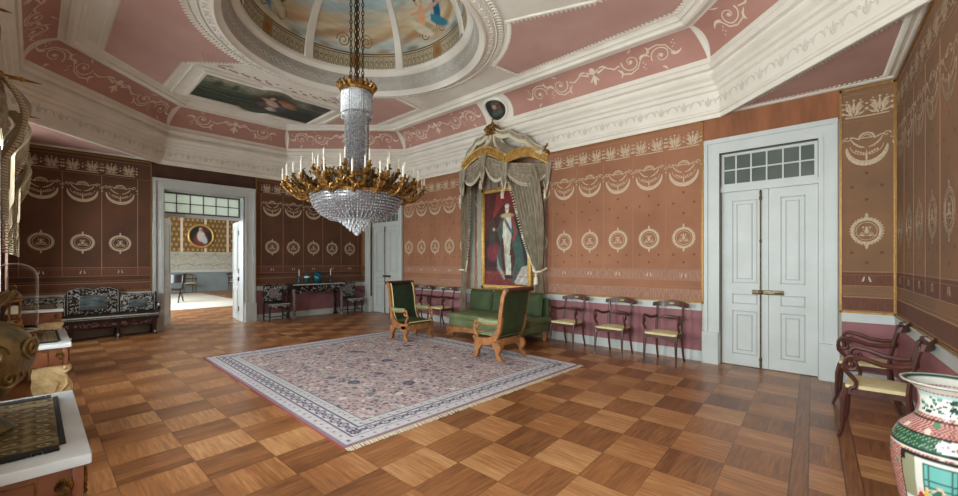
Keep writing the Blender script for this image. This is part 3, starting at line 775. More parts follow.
for j in range(66):
    a = 2*PI*j/66
    for q in (0,2.1,4.2): o.disc(a+.012*math.cos(q), .285+.026*math.sin(q), .012, .022, n=6)
    o.leaf(a+.04, .255, PI/2, .06, .012)
for j in range(240): a = 2*PI*j/240; o.disc(a, .365, .008, .016, n=5)
cpar(o.build('ring_leaf_relief', orn_grey, None))
o = Orn(lambda a,r,off: (CXY[0]+(A_+r)*math.cos(a), CXY[1]+(B_+r)*math.sin(a), 4.80-off), .012)
for j in range(200): a = 2*PI*j/200; o.leaf(a, .39, PI/2+.0, .075, .022)
cpar(o.build('ring_leaf_border', orn_white, None))
o = Orn(lambda a,h,off: (CXY[0]+(A_+.085-(h-4.83)*.5-off)*math.cos(a), CXY[1]+(B_+.085-(h-4.83)*.5-off)*math.sin(a), h), .006)
for j in range(90):
    a = 2*PI*j/90; o.arc(a, 4.90, .024, .028, .010, 0, 2*PI, 8); o.disc(a+.035, 4.90, .008, .014)
cpar(o.build('band_relief', mat('stone_ornament_paint', (196,190,178), .8), None))

# frescoed dome
W_, H_ = 900, 170
rs = Ras(W_, H_, (178,196,196))
rg = np.random.RandomState(3)
for k in range(150):
    x, y = rg.rand(), .2+.8*rg.rand()
    rs.ell(x, y, .02+.03*rg.rand(), .05+.07*rg.rand(), [(214,190,146),(226,212,180),(176,138,92),(150,172,178),(170,190,194),(206,196,170)][rg.randint(6)], rg.rand()*3, .9, .55)
RIBS = [math.radians(a) for a in (0,60,120,180,240,300)]
# painted balustrade with volutes and flower urns along the base
rs.rect(0,1,0,.215,(172,160,134)); rs.rect(0,1,0,.02,(120,70,40)); rs.rect(0,1,.195,.235,(110,82,54)); rs.rect(0,1,.205,.22,(196,184,160))
for j in range(110):
    x = (j+.5)/110
    rs.ell(x,.09,.0022,.05,(112,80,50),0,.4); rs.ell(x,.085,.0012,.035,(206,192,160),0,.4); rs.rect(x-.0045,x-.0035,.02,.19,(140,116,84))
for j, a in enumerate(RIBS):
    b = RIBS[(j+1) % len(RIBS)]+(2*PI if j == len(RIBS)-1 else 0); c = ((a+b)/2 % (2*PI))/(2*PI)
    rs.rect(c-.010,c+.010,.0,.24,(150,120,82)); rs.ell(c,.12,.007,.06,(150,98,54),0,.6)
    for sg in (-1,1):
        ctr = c+sg*.022; pts = [(ctr+.013*(1-t*.8)*math.cos(11*t), .36+.085*(1-t*.8)*math.sin(11*t)) for t in [q/36 for q in range(37)]]
        rs.line(pts, .0018, (112,74,50), asp=.19)
    for sg in (-1,1):
        rs.ell(c+sg*.055,.26,.012,.03,(96,104,66) if j % 2 else (150,110,70),0,.9,.6); rs.ell(c+sg*.045,.40,.02,.10,(170,120,74),.4,.9,.7); rs.ell(c+sg*.06,.5,.03,.08,(206,180,140),.4,.9,.7)
def figure(c, y, col, col2, s=1.):
    rs.ell(c, y, .010*s, .11*s, col, .1, .3); rs.ell(c+.006*s, y-.08*s, .012*s, .10*s, col2, -.2, .4); rs.ell(c-.001, y+.13*s, .004*s, .028*s, (206,160,130), 0, .3)
    rs.ell(c-.008*s, y+.05*s, .010*s, .018*s, (206,160,130), .6, .3); rs.ell(c+.010*s, y+.06*s, .010*s, .018*s, (206,160,130), -.6, .3); rs.ell(c-.001,y+.155*s,.004*s,.018*s,(84,56,36),0,.3)
for u_, ca, cb in ((.225,(36,96,128),(60,120,140)),(.255,(190,190,176),(170,150,110)),(.27,(214,160,120),(206,196,170)),(.57,(80,120,66),(206,196,170)),(.60,(196,206,206),(110,140,160)),(.62,(170,150,120),(90,120,150)),(.75,(170,90,70),(210,190,150)),(.92,(80,110,140),(200,180,140)),(.08,(150,110,80),(200,190,160))): figure(u_, .50, ca, cb, 1.0)
rs.noise(.12, 60)
def domeP(u, v):
    el = 1.48*(.60*v+.40*v**3); a = u*2*PI; r = np.cos(el)
    return (CXY[0]+(A_-.07)*r*np.cos(a), CXY[1]+(B_-.07)*r*np.sin(a), 5.12+1.35*np.sin(el))
cpar(sheet('dome_fresco', rs, domeP, paint_fresco))
for a in RIBS:
    rb = MB(); vs = []; fs = []; k = 26
    for i in range(k+1):
        el = 1.42*i/k; c = CXY; r = math.cos(el); hw = .085*(1-.6*i/k)
        p = Vector((c[0]+(A_-.07)*r*math.cos(a), c[1]+(B_-.07)*r*math.sin(a), 5.12+1.35*math.sin(el)))
        tn = Vector((-math.sin(a), math.cos(a), 0)); inn = (Vector((CXY[0],CXY[1],5.12))-p).normalized()
        for (x, y) in ((-hw,0),(-hw*.8,.03),(hw*.8,.03),(hw,0)): vs.append(p+tn*x+inn*y)
    for i in range(k):
        for j in range(3): fs.append((4*i+j,4*i+j+1,4*i+4+j+1,4*i+4+j))
    cpar(rb.add(vs, fs).build('dome_rib', plaster, ang=20))
cpar(MB().lathe([(.0,6.43),(.12,6.42),(.2,6.46),(.22,6.52)], (CXY[0],CXY[1],0), 24).build('dome_boss', gilt_hi))
# pink fields of the flat ceiling
def field(poly_, name='ceiling_field'):
    vs = [(x,y,4.832) for x,y in poly_]; bm = bmesh.new(); f = bm.faces.new([bm.verts.new(v) for v in vs]); f.normal_update()
    bmesh.ops.triangulate(bm, faces=bm.faces[:]); mb = MB().bm(bm); fo = cpar(mb.build(name, pink, smooth=False))
    o = Orn(lambda x,y,off: (x,y,4.83-off), .014); n = len(poly_); ar = sum(poly_[i][0]*poly_[(i+1)%n][1]-poly_[(i+1)%n][0]*poly_[i][1] for i in range(n)); sg = 1 if ar > 0 else -1
    for i in range(n):
        (x0,y0),(x1,y1) = poly_[i], poly_[(i+1)%n]; L = math.hypot(x1-x0,y1-y0); k = max(1,round(L/.06)); an = math.atan2(y1-y0,x1-x0)
        for j in range(k): t = (j+.5)/k; o.leaf(x0+(x1-x0)*t-sg*.0*math.sin(an), y0+(y1-y0)*t, an+sg*(PI/2-.5), .085, .05, sg*.3)
    cpar(o.build('field_leaf_border', orn_white, None))
    tb = MB(); tb.tube([(x,y,4.838) for x,y in poly_]+[(poly_[0][0],poly_[0][1],4.838)], .022, 6); cpar(tb.build('field_moulding', plaster))
def arcp(a0, a1, n=14, r=.50): return [(CXY[0]+(A_+r)*math.cos(math.radians(a0+(a1-a0)*i/n)), CXY[1]+(B_+r)*math.sin(math.radians(a0+(a1-a0)*i/n))) for i in range(n+1)]
FL = [(-9.1,.68),(-9.87,1.55),(-9.87,1.72),(-8.28,1.76),(-7.78,2.28)]+arcp(203,250)+[(-6.3,.68)]
field(FL)
field([(-9.0,5.74),(-9.86,4.92),(-9.86,4.74),(-8.28,4.70),(-7.82,4.2)][::-1]+[(-6.9,5.74)]+arcp(128,156)[::1] if False else [(-9.0,5.74),(-9.86,4.92),(-9.86,4.74),(-8.25,4.72),(-7.80,4.20)]+arcp(156,128)+[(-7.0,5.74)])
field([(-1.75,5.86),(-4.5,5.90)]+arcp(66,32)+[(-2.46,4.88),(-1.75,4.75),(-1.0,5.1)])
field([(-1.75,.62),(-4.5,.60)]+arcp(-66,-32)+[(-2.46,1.6),(-1.75,1.75),(-1.0,1.3)])
# fan ornaments
o = Orn(lambda x,y,off: (x,y,4.838-off), .01)
for cx, cy, a0, a1, r0, r1, n in ((-2.3,3.22,PI*.62,PI*1.38,.55,1.0,22),(-8.05,1.95,-.3,1.2,.1,.42,9),(-8.05,4.5,-1.2,.3,.1,.42,9)):
    for j in range(n):
        a = a0+(a1-a0)*j/(n-1); o.strip([(cx+r0*math.cos(a),cy+r0*math.sin(a)),(cx+r1*math.cos(a),cy+r1*math.sin(a))], [.012,.03])
for sy in (-1,1):
    for j in range(5): o.leaf(-8.15+.02*j, 3.25+sy*(.18+.2*j), PI/2*sy+.3, .14, .07); o.disc(-8.05, 3.25+sy*(.12+.2*j), .03)
cpar(o.build('ceiling_fan_relief', mat('dusky_rose_stencil', (176,138,128), .8), None))
# painting set in the flat ceiling
rp = Ras(230, 150, (74,82,72))
rp.rect(0,1,.62,1,(128,130,114)); rp.ell(.3,.78,.34,.16,(144,142,122),.1,.9,.8); rp.ell(.15,.62,.2,.08,(92,104,84),.1,.8); rp.ell(.2,.3,.3,.2,(46,58,46),.1,.7); rp.rect(0,.5,.2,.30,(60,76,64),.7)
rp.line([(0,.42),(.25,.36),(.5,.4)], .010, (132,140,124)); rp.line([(.02,.5),(.3,.47)], .008, (110,120,104)); rp.ell(.12,.66,.03,.1,(64,76,54),0,.7); rp.ell(.24,.68,.02,.09,(64,76,54),0,.7)
rp.ell(.58,.55,.17,.32,(52,48,44),.1,.6,.9); rp.ell(.60,.40,.13,.10,(104,92,104),-.2,.5); rp.ell(.56,.50,.045,.12,(196,168,146),.5,.4); rp.ell(.50,.58,.05,.028,(190,152,128),-.5,.4); rp.ell(.525,.66,.022,.04,(200,160,134),0,.3)
rp.ell(.66,.60,.10,.05,(168,122,92),-.7,.5); rp.ell(.70,.52,.08,.04,(180,140,100),-.6,.5); rp.ell(.62,.66,.05,.03,(138,78,62),-.3,.5); rp.ell(.70,.34,.10,.09,(78,88,112),-.3,.5); rp.ell(.60,.30,.045,.07,(188,182,172),.5,.5); rp.ell(.52,.34,.04,.05,(110,70,60),.2,.5)
rp.ell(.85,.3,.2,.25,(34,38,36),0,.8,.8); rp.ell(.9,.8,.12,.2,(52,50,46),0,.8,.8); rp.noise(.30, 40); rp.noise(.15,90)
px0, px1, py0, py1 = -9.97, -8.23, 2.06, 4.5
msk = lambda u, v: ((np.abs(v-.5) < .41)) | (((u-.5)/.22)**2+((v-.5)/.5)**2 < 1)
cp = sheet('ceiling_painting', rp, lambda u,v: (px0+(1-v)*0+(px1-px0)*v, py0+(py1-py0)*u, 4.826+0*u), paint_canvas, mask=msk)
cpar(cp)
fr = MB(); xm = (px0+px1)/2; hh = (px1-px0)*.41; ym = (py0+py1)/2; th_ = math.asin(.82)
pts = [(xm-hh,py0)]; ew, eh = (py1-py0)*.22, (px1-px0)*.5
arcn = lambda s: [(xm+s*eh*math.sin(a), ym+ew*math.cos(a)*1.) for a in [th_+(PI-2*th_)*i/10 for i in range(11)]]
left = [(xm-hh,py0)]+arcn(-1)[::-1]+[(xm-hh,py1)]; right = [(xm+hh,py1)]+arcn(1)+[(xm+hh,py0)]
loop = left+right+[left[0]]
fr.tube([(x,y,4.825) for x,y in loop], .045, 8); cpar(fr.build('ceiling_painting_frame', plaster))
o = MB(); q = .22; o.tube([(xm-hh-q,py0-q,4.83),(xm-hh-q,py1+q,4.83),(xm+hh+.15,py1+q,4.83),(xm+hh+.15,py0-q,4.83),(xm-hh-q,py0-q,4.83)], .03, 6); cpar(o.build('ceiling_painting_border', plaster))
# oval medallion in the cove above the canopy
mp = cove_map(0); s0 = 4.0
me_ = Ras(70,70,(50,50,46)); me_.ell(.45,.55,.2,.25,(120,60,52),.3,.5); me_.ell(.55,.6,.1,.12,(190,150,120),0,.5); me_.ell(.5,.35,.25,.15,(74,84,70),0,.6); me_.ell(.4,.75,.2,.1,(90,96,90),0,.8); me_.noise(.3,14)
k = np.vectorize(lambda u,v,c: mp(s0+(u-.5)*.5, .30+(v-.5)*.50, .02)[c])
md = sheet('cove_medallion', me_, lambda u,v: (k(u,v,0),k(u,v,1),k(u,v,2)), paint_canvas, mask=lambda u,v: (u-.5)**2+(v-.5)**2 < .245); cpar(md)
t = MB().tube([mp(s0+.26*math.cos(a), .30+.27*math.sin(a), .02) for a in [2*PI*i/32 for i in range(33)]], .028, 8); cpar(t.build('medallion_frame', plaster))
# ================================================================== ANTEROOM BEYOND THE OPEN DOOR
AX = -23.9
aw = struct(MB().box(AX-.2,AX,-.6,12,0,4.2).build('wall_anteroom', wall_paint, smooth=False))
struct(MB().box(AX,-11.42,11.9,12.1,0,4.2).build('wall_anteroom_back', wall_paint, smooth=False))
struct(MB().box(AX-.2,-11.1,-.6,12.1,4.2,4.3).build('ceiling_anteroom', plaster, smooth=False))
struct(MB().box(-11.4,-11.38,7.1,12,0,4.2).build('wall_anteroom_side', wall_paint, smooth=False))
# its window side: piers between tall openings
fa = MB()
for a, b in ((AX,-21.6),(-20.2,-17.4),(-16.,-13.6)): fa.box(a,b,-.7,-.5,0,4.2)
fa.box(AX,-11.4,-.7,-.5,3.4,4.2); struct(fa.build('wall_anteroom_front', wall_paint, smooth=False))
MB().add(*_sl(lambda u,h,o:(AX+o,u,h), -.5,11.9,0,.95,.01,-.01)).build('dado', pale_blue, aw, smooth=False)
MB().box(AX,AX+.06,-.5,11.9,.95,1.06).build('dado_rail', white_wood, aw, smooth=False)
MB().box(AX,AX+.05,-.5,11.9,0,.16).build('skirting', pale_blue, aw, smooth=False)
gp = Ras(300,70,(122,92,44)); 
for i in range(48):
    for j in range(9):
        gp.ell((i+.5*(j%2)+.25)/48,(j+.5)/9,.0042,.026,(204,190,150),0,.5); gp.ell((i+.5*(j%2)+.25)/48,(j+.5)/9,.002,.014,(120,76,36),0,.5)
go = sheet('gold_damask_hanging', gp, lambda u,v:(AX+.02+0*u, 1.5+u*9.0, 1.95+v*2.15), vcol_mat('gold_damask',.7), aw)
vs_ = MB()
for i in range(10): y = 1.9+i*.98; vs_.box(AX+.02,AX+.035,y-.05,y+.05,1.95,4.1)
vs_.build('damask_braid', cream_paint, aw, smooth=False)
sg_ = MB().box(AX+.005,AX+.02,1.5,10.5,1.06,1.95); sg_.build('draped_band', mat('pale_draped_silk',(196,194,178),.7,c2=(172,170,156),scale=9), aw, smooth=False)
o = Orn(lambda u,h,off:(AX+.025+off,u,h), .01)
for i in range(12):
    c = 1.9+.98*i*.8
    for k in range(3): o.arc(c, 1.90, .38, .12+.10*k, .012, PI, 2*PI, 12)
    o.arc(c, 1.24, .35, .12, .025, 0, PI, 10)
o.build('draped_swags', mat('grey_swag_line',(140,140,128),.8), aw)
# oval portrait
pt = empty('oval_portrait', (AX+.05, 5.62, 2.13), 0, 'oval gilt-framed portrait on the gold wall seen through the open doorway', 'painting')
rr = Ras(60,60,(40,44,42)); rr.ell(.5,.3,.3,.35,(120,60,60),0,.4); rr.ell(.5,.5,.16,.25,(206,196,190),0,.4); rr.ell(.62,.35,.12,.2,(190,196,196),.4,.4); rr.ell(.5,.74,.08,.1,(214,176,150),0,.2); rr.ell(.5,.83,.09,.06,(190,186,176),0,.3); rr.ell(.7,.8,.2,.12,(90,50,44),0,.8)
sheet('canvas', rr, lambda u,v:(.03+0*u,(u-.5)*1.0,.60+(v-.5)*1.06+0*u), paint_canvas, pt, mask=lambda u,v:(u-.5)**2+(v-.5)**2<.25)
MB().tube([(.03,.52*math.cos(a),.60+.55*math.sin(a)) for a in [2*PI*i/36 for i in range(37)]], .055, 8).build('gilt_frame', gilt_hi, pt)
# white rug
tag(MB().bbox(-22.4,-15.1,2.0,5.25,.0,.03,.01).build('white_rug', white_rug), 'plain white rug on the floor of the room beyond the doorway', 'rug')
ar = lambda c, r, a0, a1, n: [(c[0]+r*math.cos(a0+(a1-a0)*i/n), c[1]+r*math.sin(a0+(a1-a0)*i/n)) for i in range(n+1)]
# curule chair in the next room
cc = empty('curule_chair', (-17.6, 3.3, 0.034), 1.2, 'black sweeping-legged chair at the edge of the white rug in the next room', 'chair')
for sx in (-.24,.24):
    MB().tube([(sx,-.42,.021),(sx,-.3,.2),(sx,-.05,.36),(sx,.22,.5),(sx,.33,.78),(sx,.38,.95)], [.02,.024,.03,.03,.026,.02], 8).build('side_frame', ebony, cc)
    MB().tube([(sx,.4,.021),(sx,.28,.18),(sx,.05,.36),(sx,-.2,.45)], [.02,.024,.028,.028], 8).build('leg', ebony, cc)
MB().bbox(-.26,.26,-.24,.26,.42,.5,.02).build('seat', ebony, cc)
MB().grid(lambda u,v:((u-.5)*.62,.34+.05*v-.08*math.sin(PI*u)+.05,.68+.3*v), 10, 4).grid(lambda u,v:((.5-u)*.62,.37+.05*v-.08*math.sin(PI*u)+.05,.68+.3*v), 10, 4).build('backrest', ebony, cc)

# ================================================================== SCROLL-ARM CHAIRS (regency)
def regency_chair():
    t = empty('scroll_armchair', (0,0,0))
    s = MB().grid(lambda u,v: ((u-.5)*(.52-.09*v), -.25+.46*v, .455+.018*math.sin(PI*u)**.5*math.sin(PI*v)**.5), 14, 12)
    s.grid(lambda u,v: ((.5-u)*(.52-.09*v), -.25+.46*v, .425), 2, 2)
    for k in range(4):
        def side(u, v, k=k):
            e = [(u,0),(1,u),(1-u,1),(0,1-u)][k]; x = (e[0]-.5)*(.52-.09*e[1]); y = -.25+.46*e[1]; return (x,y,.425+.03*v)
        s.grid(side, 10, 1)
    s.build('seat', cream_seat, t)
    fr = MB()
    c = [(-.26,-.25),(.26,-.25),(.215,.21),(-.215,.21)]
    for i in range(4):
        (x0,y0),(x1,y1) = c[i], c[(i+1)%4]; fr.tube([(x0,y0,.405),(x1,y1,.405)], .032, 4, flat=((0,0,1),.6))
    fr.build('seat_frame', mahog, t)
    for sx in (-1,1):
        MB().tube([(sx*.25,-.235,.43),(sx*.252,-.262,.32),(sx*.255,-.268,.2),(sx*.260,-.275,.08),(sx*.266,-.305,0)], [.027,.026,.021,.017,.015], 8).build('leg', mahog, t)
        MB().tube([(sx*.212,.20,.43),(sx*.214,.215,.30),(sx*.216,.25,.15),(sx*.22,.31,0)], [.024,.022,.019,.017], 8).build('leg', mahog, t)
        MB().tube([(sx*.212,.20,.42),(sx*.213,.215,.55),(sx*.214,.25,.70),(sx*.216,.285,.83)], [.022,.02,.019,.022], 8).build('back_post', mahog, t)
        # scrolled arm: sweeps forward from the post, rolls into a volute, and drops in an S to the seat rail
        a = [(sx*.214,.225,.66),(sx*.235,.14,.648),(sx*.262,.02,.655),(sx*.278,-.10,.69),(sx*.284,-.19,.70)]
        cy, cz = -.195, .635
        a += [(sx*.286, cy-.068*(1-.55*i/14)*math.sin(i/14*5.6), cz+.068*(1-.55*i/14)*math.cos(i/14*5.6)) for i in range(15)]
        MB().tube(a, [.021]*4+[.020]+[.020-.008*i/14 for i in range(15)], 8).build('arm', mahog, t)
        b = [(sx*.282,-.255,.63),(sx*.28,-.25,.575),(sx*.275,-.20,.53),(sx*.272,-.165,.49),(sx*.268,-.17,.45),(sx*.262,-.215,.42)]
        MB().tube(b, .019, 8).build('arm_support', mahog, t)
        MB().blob((sx*.286,cy,cz), (.022,.02,.02)).build('arm_boss', mahog, t)
    cr = MB()                                         # broad curved crest rail, dipped and flared
    def crest(u, v, o):
        x = (u-.5)*.60; y = .285+.095*(1-(2*u-1)**2)-.0+o; h = .035+.05*math.cos((2*u-1)*PI/2)**.4 if abs(2*u-1) < 1 else .035
        z = .845+.012*math.cos(PI*(2*u-1)); return (x, y+.02*v, z+(v-.5)*(.085-.03*abs(2*u-1)**3))
    cr.grid(lambda u,v: crest(u,v,-.014), 20, 3).grid(lambda u,v: crest(1-u,v,.014), 20, 3)
    for vv in (0,1): cr.grid(lambda u,v,vv=vv: crest(u if vv else 1-u,vv,-.014+.028*v), 20, 1)
    for uu in (0,1): cr.grid(lambda u,v,uu=uu: crest(uu,v,(-.014+.028*u) if uu == 0 else (.014-.028*u)), 1, 3)
    cr.build('crest_rail', mahog, t, ang=50)
    MB().tube([(-.214,.232,.645),(-.1,.262,.65),(0,.272,.652),(.1,.262,.65),(.214,.232,.645)], [.014,.022,.030,.022,.014], 8, flat=((0,0,1),.4)).build('cross_rail', mahog, t)
    bl = MB(); bl.tube([(-.09,.375,.800),(.09,.375,.800)], .007, 6)
    MB().blob((0,.352,.852), (.05,.006,.014)).build('crest_inlay', gilt_hi, t)
    for c_ in t.children: c_.scale = (.86,.82,1)
    return t
GC = 'mahogany scroll-arm chairs ranged along the walls'
ch0 = regency_chair(); tag(ch0, 'mahogany scroll-arm chair with cream seat against the dado, nearest the white double door', 'chair', GC)
ch0.location = (-2.08, 6.33, 0); ch0.rotation_euler = (0,0,0)
CH = ch0
dup(ch0, (-2.86, 6.33, 0), .0, 'mahogany scroll-arm chair with cream seat, middle of the three between canopy and double door')
dup(ch0, (-3.70, 6.33, 0), .0, 'mahogany scroll-arm chair with cream seat, beside the right-hand canopy curtain')
dup(ch0, (-6.99, 6.33, 0), .0, 'mahogany scroll-arm chair with cream seat, just left of the canopied green sofa')
dup(ch0, (-7.76, 6.33, 0), .0, 'mahogany scroll-arm chair with cream seat, second to the left of the green sofa')
dup(ch0, (-8.48, 6.33, 0), .0, 'mahogany scroll-arm chair mostly hidden behind the left green armchair')
ra_ = -PI/2-.06
dup(ch0, (.152, 4.88, 0), ra_, 'mahogany scroll-arm chair with cream seat by the short wall, next to the porcelain vase')
dup(ch0, (.085, 5.93, 0), ra_, 'mahogany scroll-arm chair in the right corner, behind the chair next to the vase')

# ================================================================== GREEN ARMCHAIRS
def green_armchair(seat_m, name):
    t = empty(name, (0,0,0))
    prof = [(.36,1.06),(.315,1.03),(.275,.94),(.245,.77),(.225,.60),(.195,.44),(.12,.325),(.02,.27),(-.12,.25),(-.24,.265),(-.31,.32)]
    for sx in (-1,1):
        M_ = Matrix.Translation((sx*.325-.028,0,0)) @ Matrix(((0,0,1,0),(1,0,0,0),(0,1,0,0),(0,0,0,1)))
        MB().ribbon(prof, [.05,.06,.06,.06,.065,.075,.095,.11,.11,.09,.05], .056, M_).build('side_frame', walnut, t)
        pp = MB(); off = [(y-.035, z+.012) for y, z in prof[1:-1]]
        pp.tube([(sx*.292, y, z) for y, z in off], .011, 6).build('piping', piping, t)
        # short scrolled legs with a bulging knee
        for yy, s in ((-.22,-1),(.17,1)):
            l = MB(); out = [(yy+s*.02,.27),(yy+s*.07,.22),(yy+s*.075,.165),(yy+s*.035,.11),(yy+s*.03,.085),(yy+s*.08,.04),(yy+s*.10,0),(yy+s*.02,0),(yy-s*.015,.045),(yy-s*.02,.09),(yy-s*.035,.14),(yy-s*.075,.18),(yy-s*.11,.26)]
            l.prism(out if s > 0 else out[::-1], M_, .06); l.build('leg', walnut, t, ang=60)
        # padded arm ending in a volute above a curved support
        a = MB().tube([(sx*.325,.215,.57),(sx*.33,.08,.555),(sx*.335,-.08,.56),(sx*.335,-.2,.575)], [.026,.034,.034,.028], 8); a.build('arm_pad', green_pale, t)
        b = [(sx*.335,.22,.535),(sx*.337,.05,.52),(sx*.34,-.12,.525),(sx*.34,-.215,.555)]
        b += [(sx*.342, -.235-.055*(1-.5*i/12)*math.sin(i/12*5.2), .505+.055*(1-.5*i/12)*math.cos(i/12*5.2)) for i in range(13)]
        MB().tube(b, [.016,.018,.02,.022]+[.022-.008*i/12 for i in range(13)], 8).build('arm', walnut, t)
        MB().tube([(sx*.34,-.29,.49),(sx*.335,-.30,.43),(sx*.33,-.26,.38),(sx*.328,-.235,.33),(sx*.325,-.26,.28)], [.018,.022,.022,.024,.028], 8).build('arm_support', walnut, t)
    bk = MB()                                   # upholstered inner and outer back
    P = [(.355,1.02),(.30,.97),(.262,.87),(.238,.72),(.215,.55),(.17,.40),(.13,.35)]
    def interp(v, o):
        k = v*(len(P)-1); i = min(int(k), len(P)-2); f = k-i; return (P[i][0]*(1-f)+P[i+1][0]*f+o, P[i][1]*(1-f)+P[i+1][1]*f)
    def B(u, v, o, bul):
        y, z = interp(v, o); return ((u-.5)*.6, y+bul*math.sin(PI*u)*math.sin(PI*v), z)
    MB().grid(lambda u,v: B(u,v,-.03,-.025), 10, 18).build('inner_back', green_dark, t)
    ob = MB().grid(lambda u,v: (lambda y,z: ((.5-u)*.66, y, z))(*((lambda k: (lambda i,f: (prof[i][0]*(1-f)+prof[i+1][0]*f+.032, prof[i][1]*(1-f)+prof[i+1][1]*f))(min(int(k),6), k-min(int(k),6)))(v*7))), 8, 24)
    ob.build('outer_back', green_v, t)
    MB().tube([(-.36,.365,1.05),(.36,.365,1.05)], [.034,.034], 10).box(-.35,.35,.29,.385,1.045,1.075).build('crest_rail', mahog, t)
    st = MB().grid(lambda u,v: ((u-.5)*.6, -.30+.48*v, .345+.045*math.sin(PI*u)**.6*math.sin(PI*v)**.5), 12, 12)
    st.grid(lambda u,v: ((u-.5)*.6, -.305, .27+.075*v), 6, 1); st.build('seat', seat_m, t)
    MB().tube([(-.3,-.31,.34),(.3,-.31,.34)], .011, 6).build('seat_piping', piping, t)
    MB().bbox(-.32,.32,-.31,-.26,.20,.30,.01).build('front_rail', walnut, t)
    MB().bbox(-.32,.32,.1,.16,.20,.31,.01).build('rear_rail', walnut, t)
    for c_ in t.children: c_.scale = (.88,1,1)
    return t
g1 = green_armchair(green_v, 'green_armchair'); tag(g1, 'high-backed green velvet armchair facing right, at the far edge of the rug', 'armchair', 'pair of green velvet armchairs on the rug')
g1.location = (-6.33,4.93,.028); g1.rotation_euler = (0,0,PI/2)
g2 = green_armchair(green_pale, 'green_armchair'); tag(g2, 'green armchair seen from behind and the side, in front of the portrait and sofa', 'armchair', 'pair of green velvet armchairs on the rug')
g2.location = (-4.06,4.93,.028); g2.rotation_euler = (0,0,-PI/2)

# ================================================================== GREEN SOFA UNDER THE CANOPY
sf = empty('green_sofa', (-5.13, 6.10, 0), 0, 'long green velvet daybed sofa under the canopy, below the tall portrait', 'sofa')
W2 = .93
MB().bbox(-W2,W2,-.42,.42,.20,.36,.03).build('seat_base', green_seat, sf)
q = MB().grid(lambda u,v: ((u-.5)*2*(W2+.01), -.44+.88*v, .455+.03*(math.sin(PI*u)*math.sin(PI*v))**.4), 24, 12)
for k in range(4):
    def side(u, v, k=k):
        e = [(u,0),(1,u),(1-u,1),(0,1-u)][k]; return ((e[0]-.5)*2*(W2+.01)*(1+.01*math.sin(PI*v)), -.44+.88*e[1]-(.015*math.sin(PI*v) if k == 0 else 0), .355+.10*v)
    q.grid(side, 24, 4)
q.build('seat_cushion', green_seat, sf)
rb = MB(); rb.ribbon([(-W2-.02,.10),(-W2*.8,.15),(-W2*.5,.165),(0,.17),(W2*.5,.165),(W2*.8,.15),(W2+.02,.10)], [.17,.11,.09,.08,.09,.11,.17], .05, Matrix.Translation((0,-.40,0)) @ Matrix(((1,0,0,0),(0,0,-1,0),(0,1,0,0),(0,0,0,1))))
rb.build('apron', walnut, sf)
for sx in (-1,1):
    for yy in (-.38,.36): MB().lathe([(.03,0),(.05,.03),(.045,.07),(.055,.12),(.05,.2)], (sx*(W2-.08),yy,0), 12).build('leg', walnut, sf)
for cx, wd in ((-.62,.62),(.0,.58),(.6,.60)):
    c = MB(); M_ = Matrix.Translation((cx,.22,.68)) @ Matrix.Rotation(-.16,4,'X')
    def cu(u, v, s): 
        e = max(abs(2*u-1),abs(2*v-1)); th = .09*(1-e**4)**.5
        return M_ @ Vector(((u-.5)*wd, s*th, (v-.5)*.46))
    c.grid(lambda u,v: cu(u,v,-1), 14, 12).grid(lambda u,v: cu(1-u,v,1), 14, 12).build('back_cushion', green_v, sf)
MB().bbox(-W2,W2,.36,.44,.2,.80,.03).build('back_frame', green_v, sf)

# ================================================================== PORTRAIT, CANOPY
pf = empty('royal_portrait', (-5.44, 6.78, .90), 0, 'tall gold-framed full-length portrait of a standing figure in robes, under the canopy', 'painting')
ps = Ras(110,190,(74,40,36))
ps.rect(0,1,0,.16,(120,52,50)); ps.rect(0,.3,.2,.5,(60,34,40)); ps.poly([(0,.9),(.5,1),(1,1),(1,.62),(.8,.75),(.45,.86),(.2,.7),(0,.6)],(132,50,46)); ps.poly([(0,.6),(.2,.72),(.3,1),(0,1)],(84,40,38)); ps.ell(.75,.85,.2,.12,(104,44,40),.4,.8)
ps.ell(.22,.36,.14,.1,(120,48,56),0,.5); ps.ell(.2,.55,.08,.14,(64,60,56),0,.6); ps.ell(.85,.4,.15,.3,(44,44,40),0,.7)
ps.poly([(.42,.74),(.66,.74),(.86,.4),(.95,.08),(.62,.05),(.72,.3),(.6,.5),(.42,.5),(.3,.3),(.28,.18),(.5,.08),(.42,.2),(.38,.45),(.3,.6)],(62,84,76))
ps.poly([(.84,.2),(.94,.22),(1,.2),(1,.02),(.70,.03),(.76,.12)],(168,160,148)); ps.poly([(.30,.34),(.36,.22),(.46,.13),(.52,.09),(.46,.07),(.32,.18)],(150,146,134)); [ps.ell(.72+.04*q,.06+.03*(q%3),.03,.012,(206,200,188),.4,.8,.6) for q in range(7)]
ps.poly([(.44,.72),(.62,.72),(.63,.5),(.43,.5)],(206,200,186)); ps.poly([(.44,.52),(.62,.52),(.58,.3),(.56,.12),(.50,.12),(.49,.3)],(196,192,172)); ps.ell(.50,.33,.03,.12,(160,156,138),.1,.8,.7); ps.poly([(.53,.32),(.61,.32),(.62,.12),(.56,.12)],(190,196,180))
ps.line([(.43,.73),(.63,.56)], .05, (70,100,130), 1.7); ps.line([(.46,.70),(.56,.56)], .02, (190,170,110), 1.7); ps.ell(.53,.735,.14,.025,(186,166,120),0,.5)
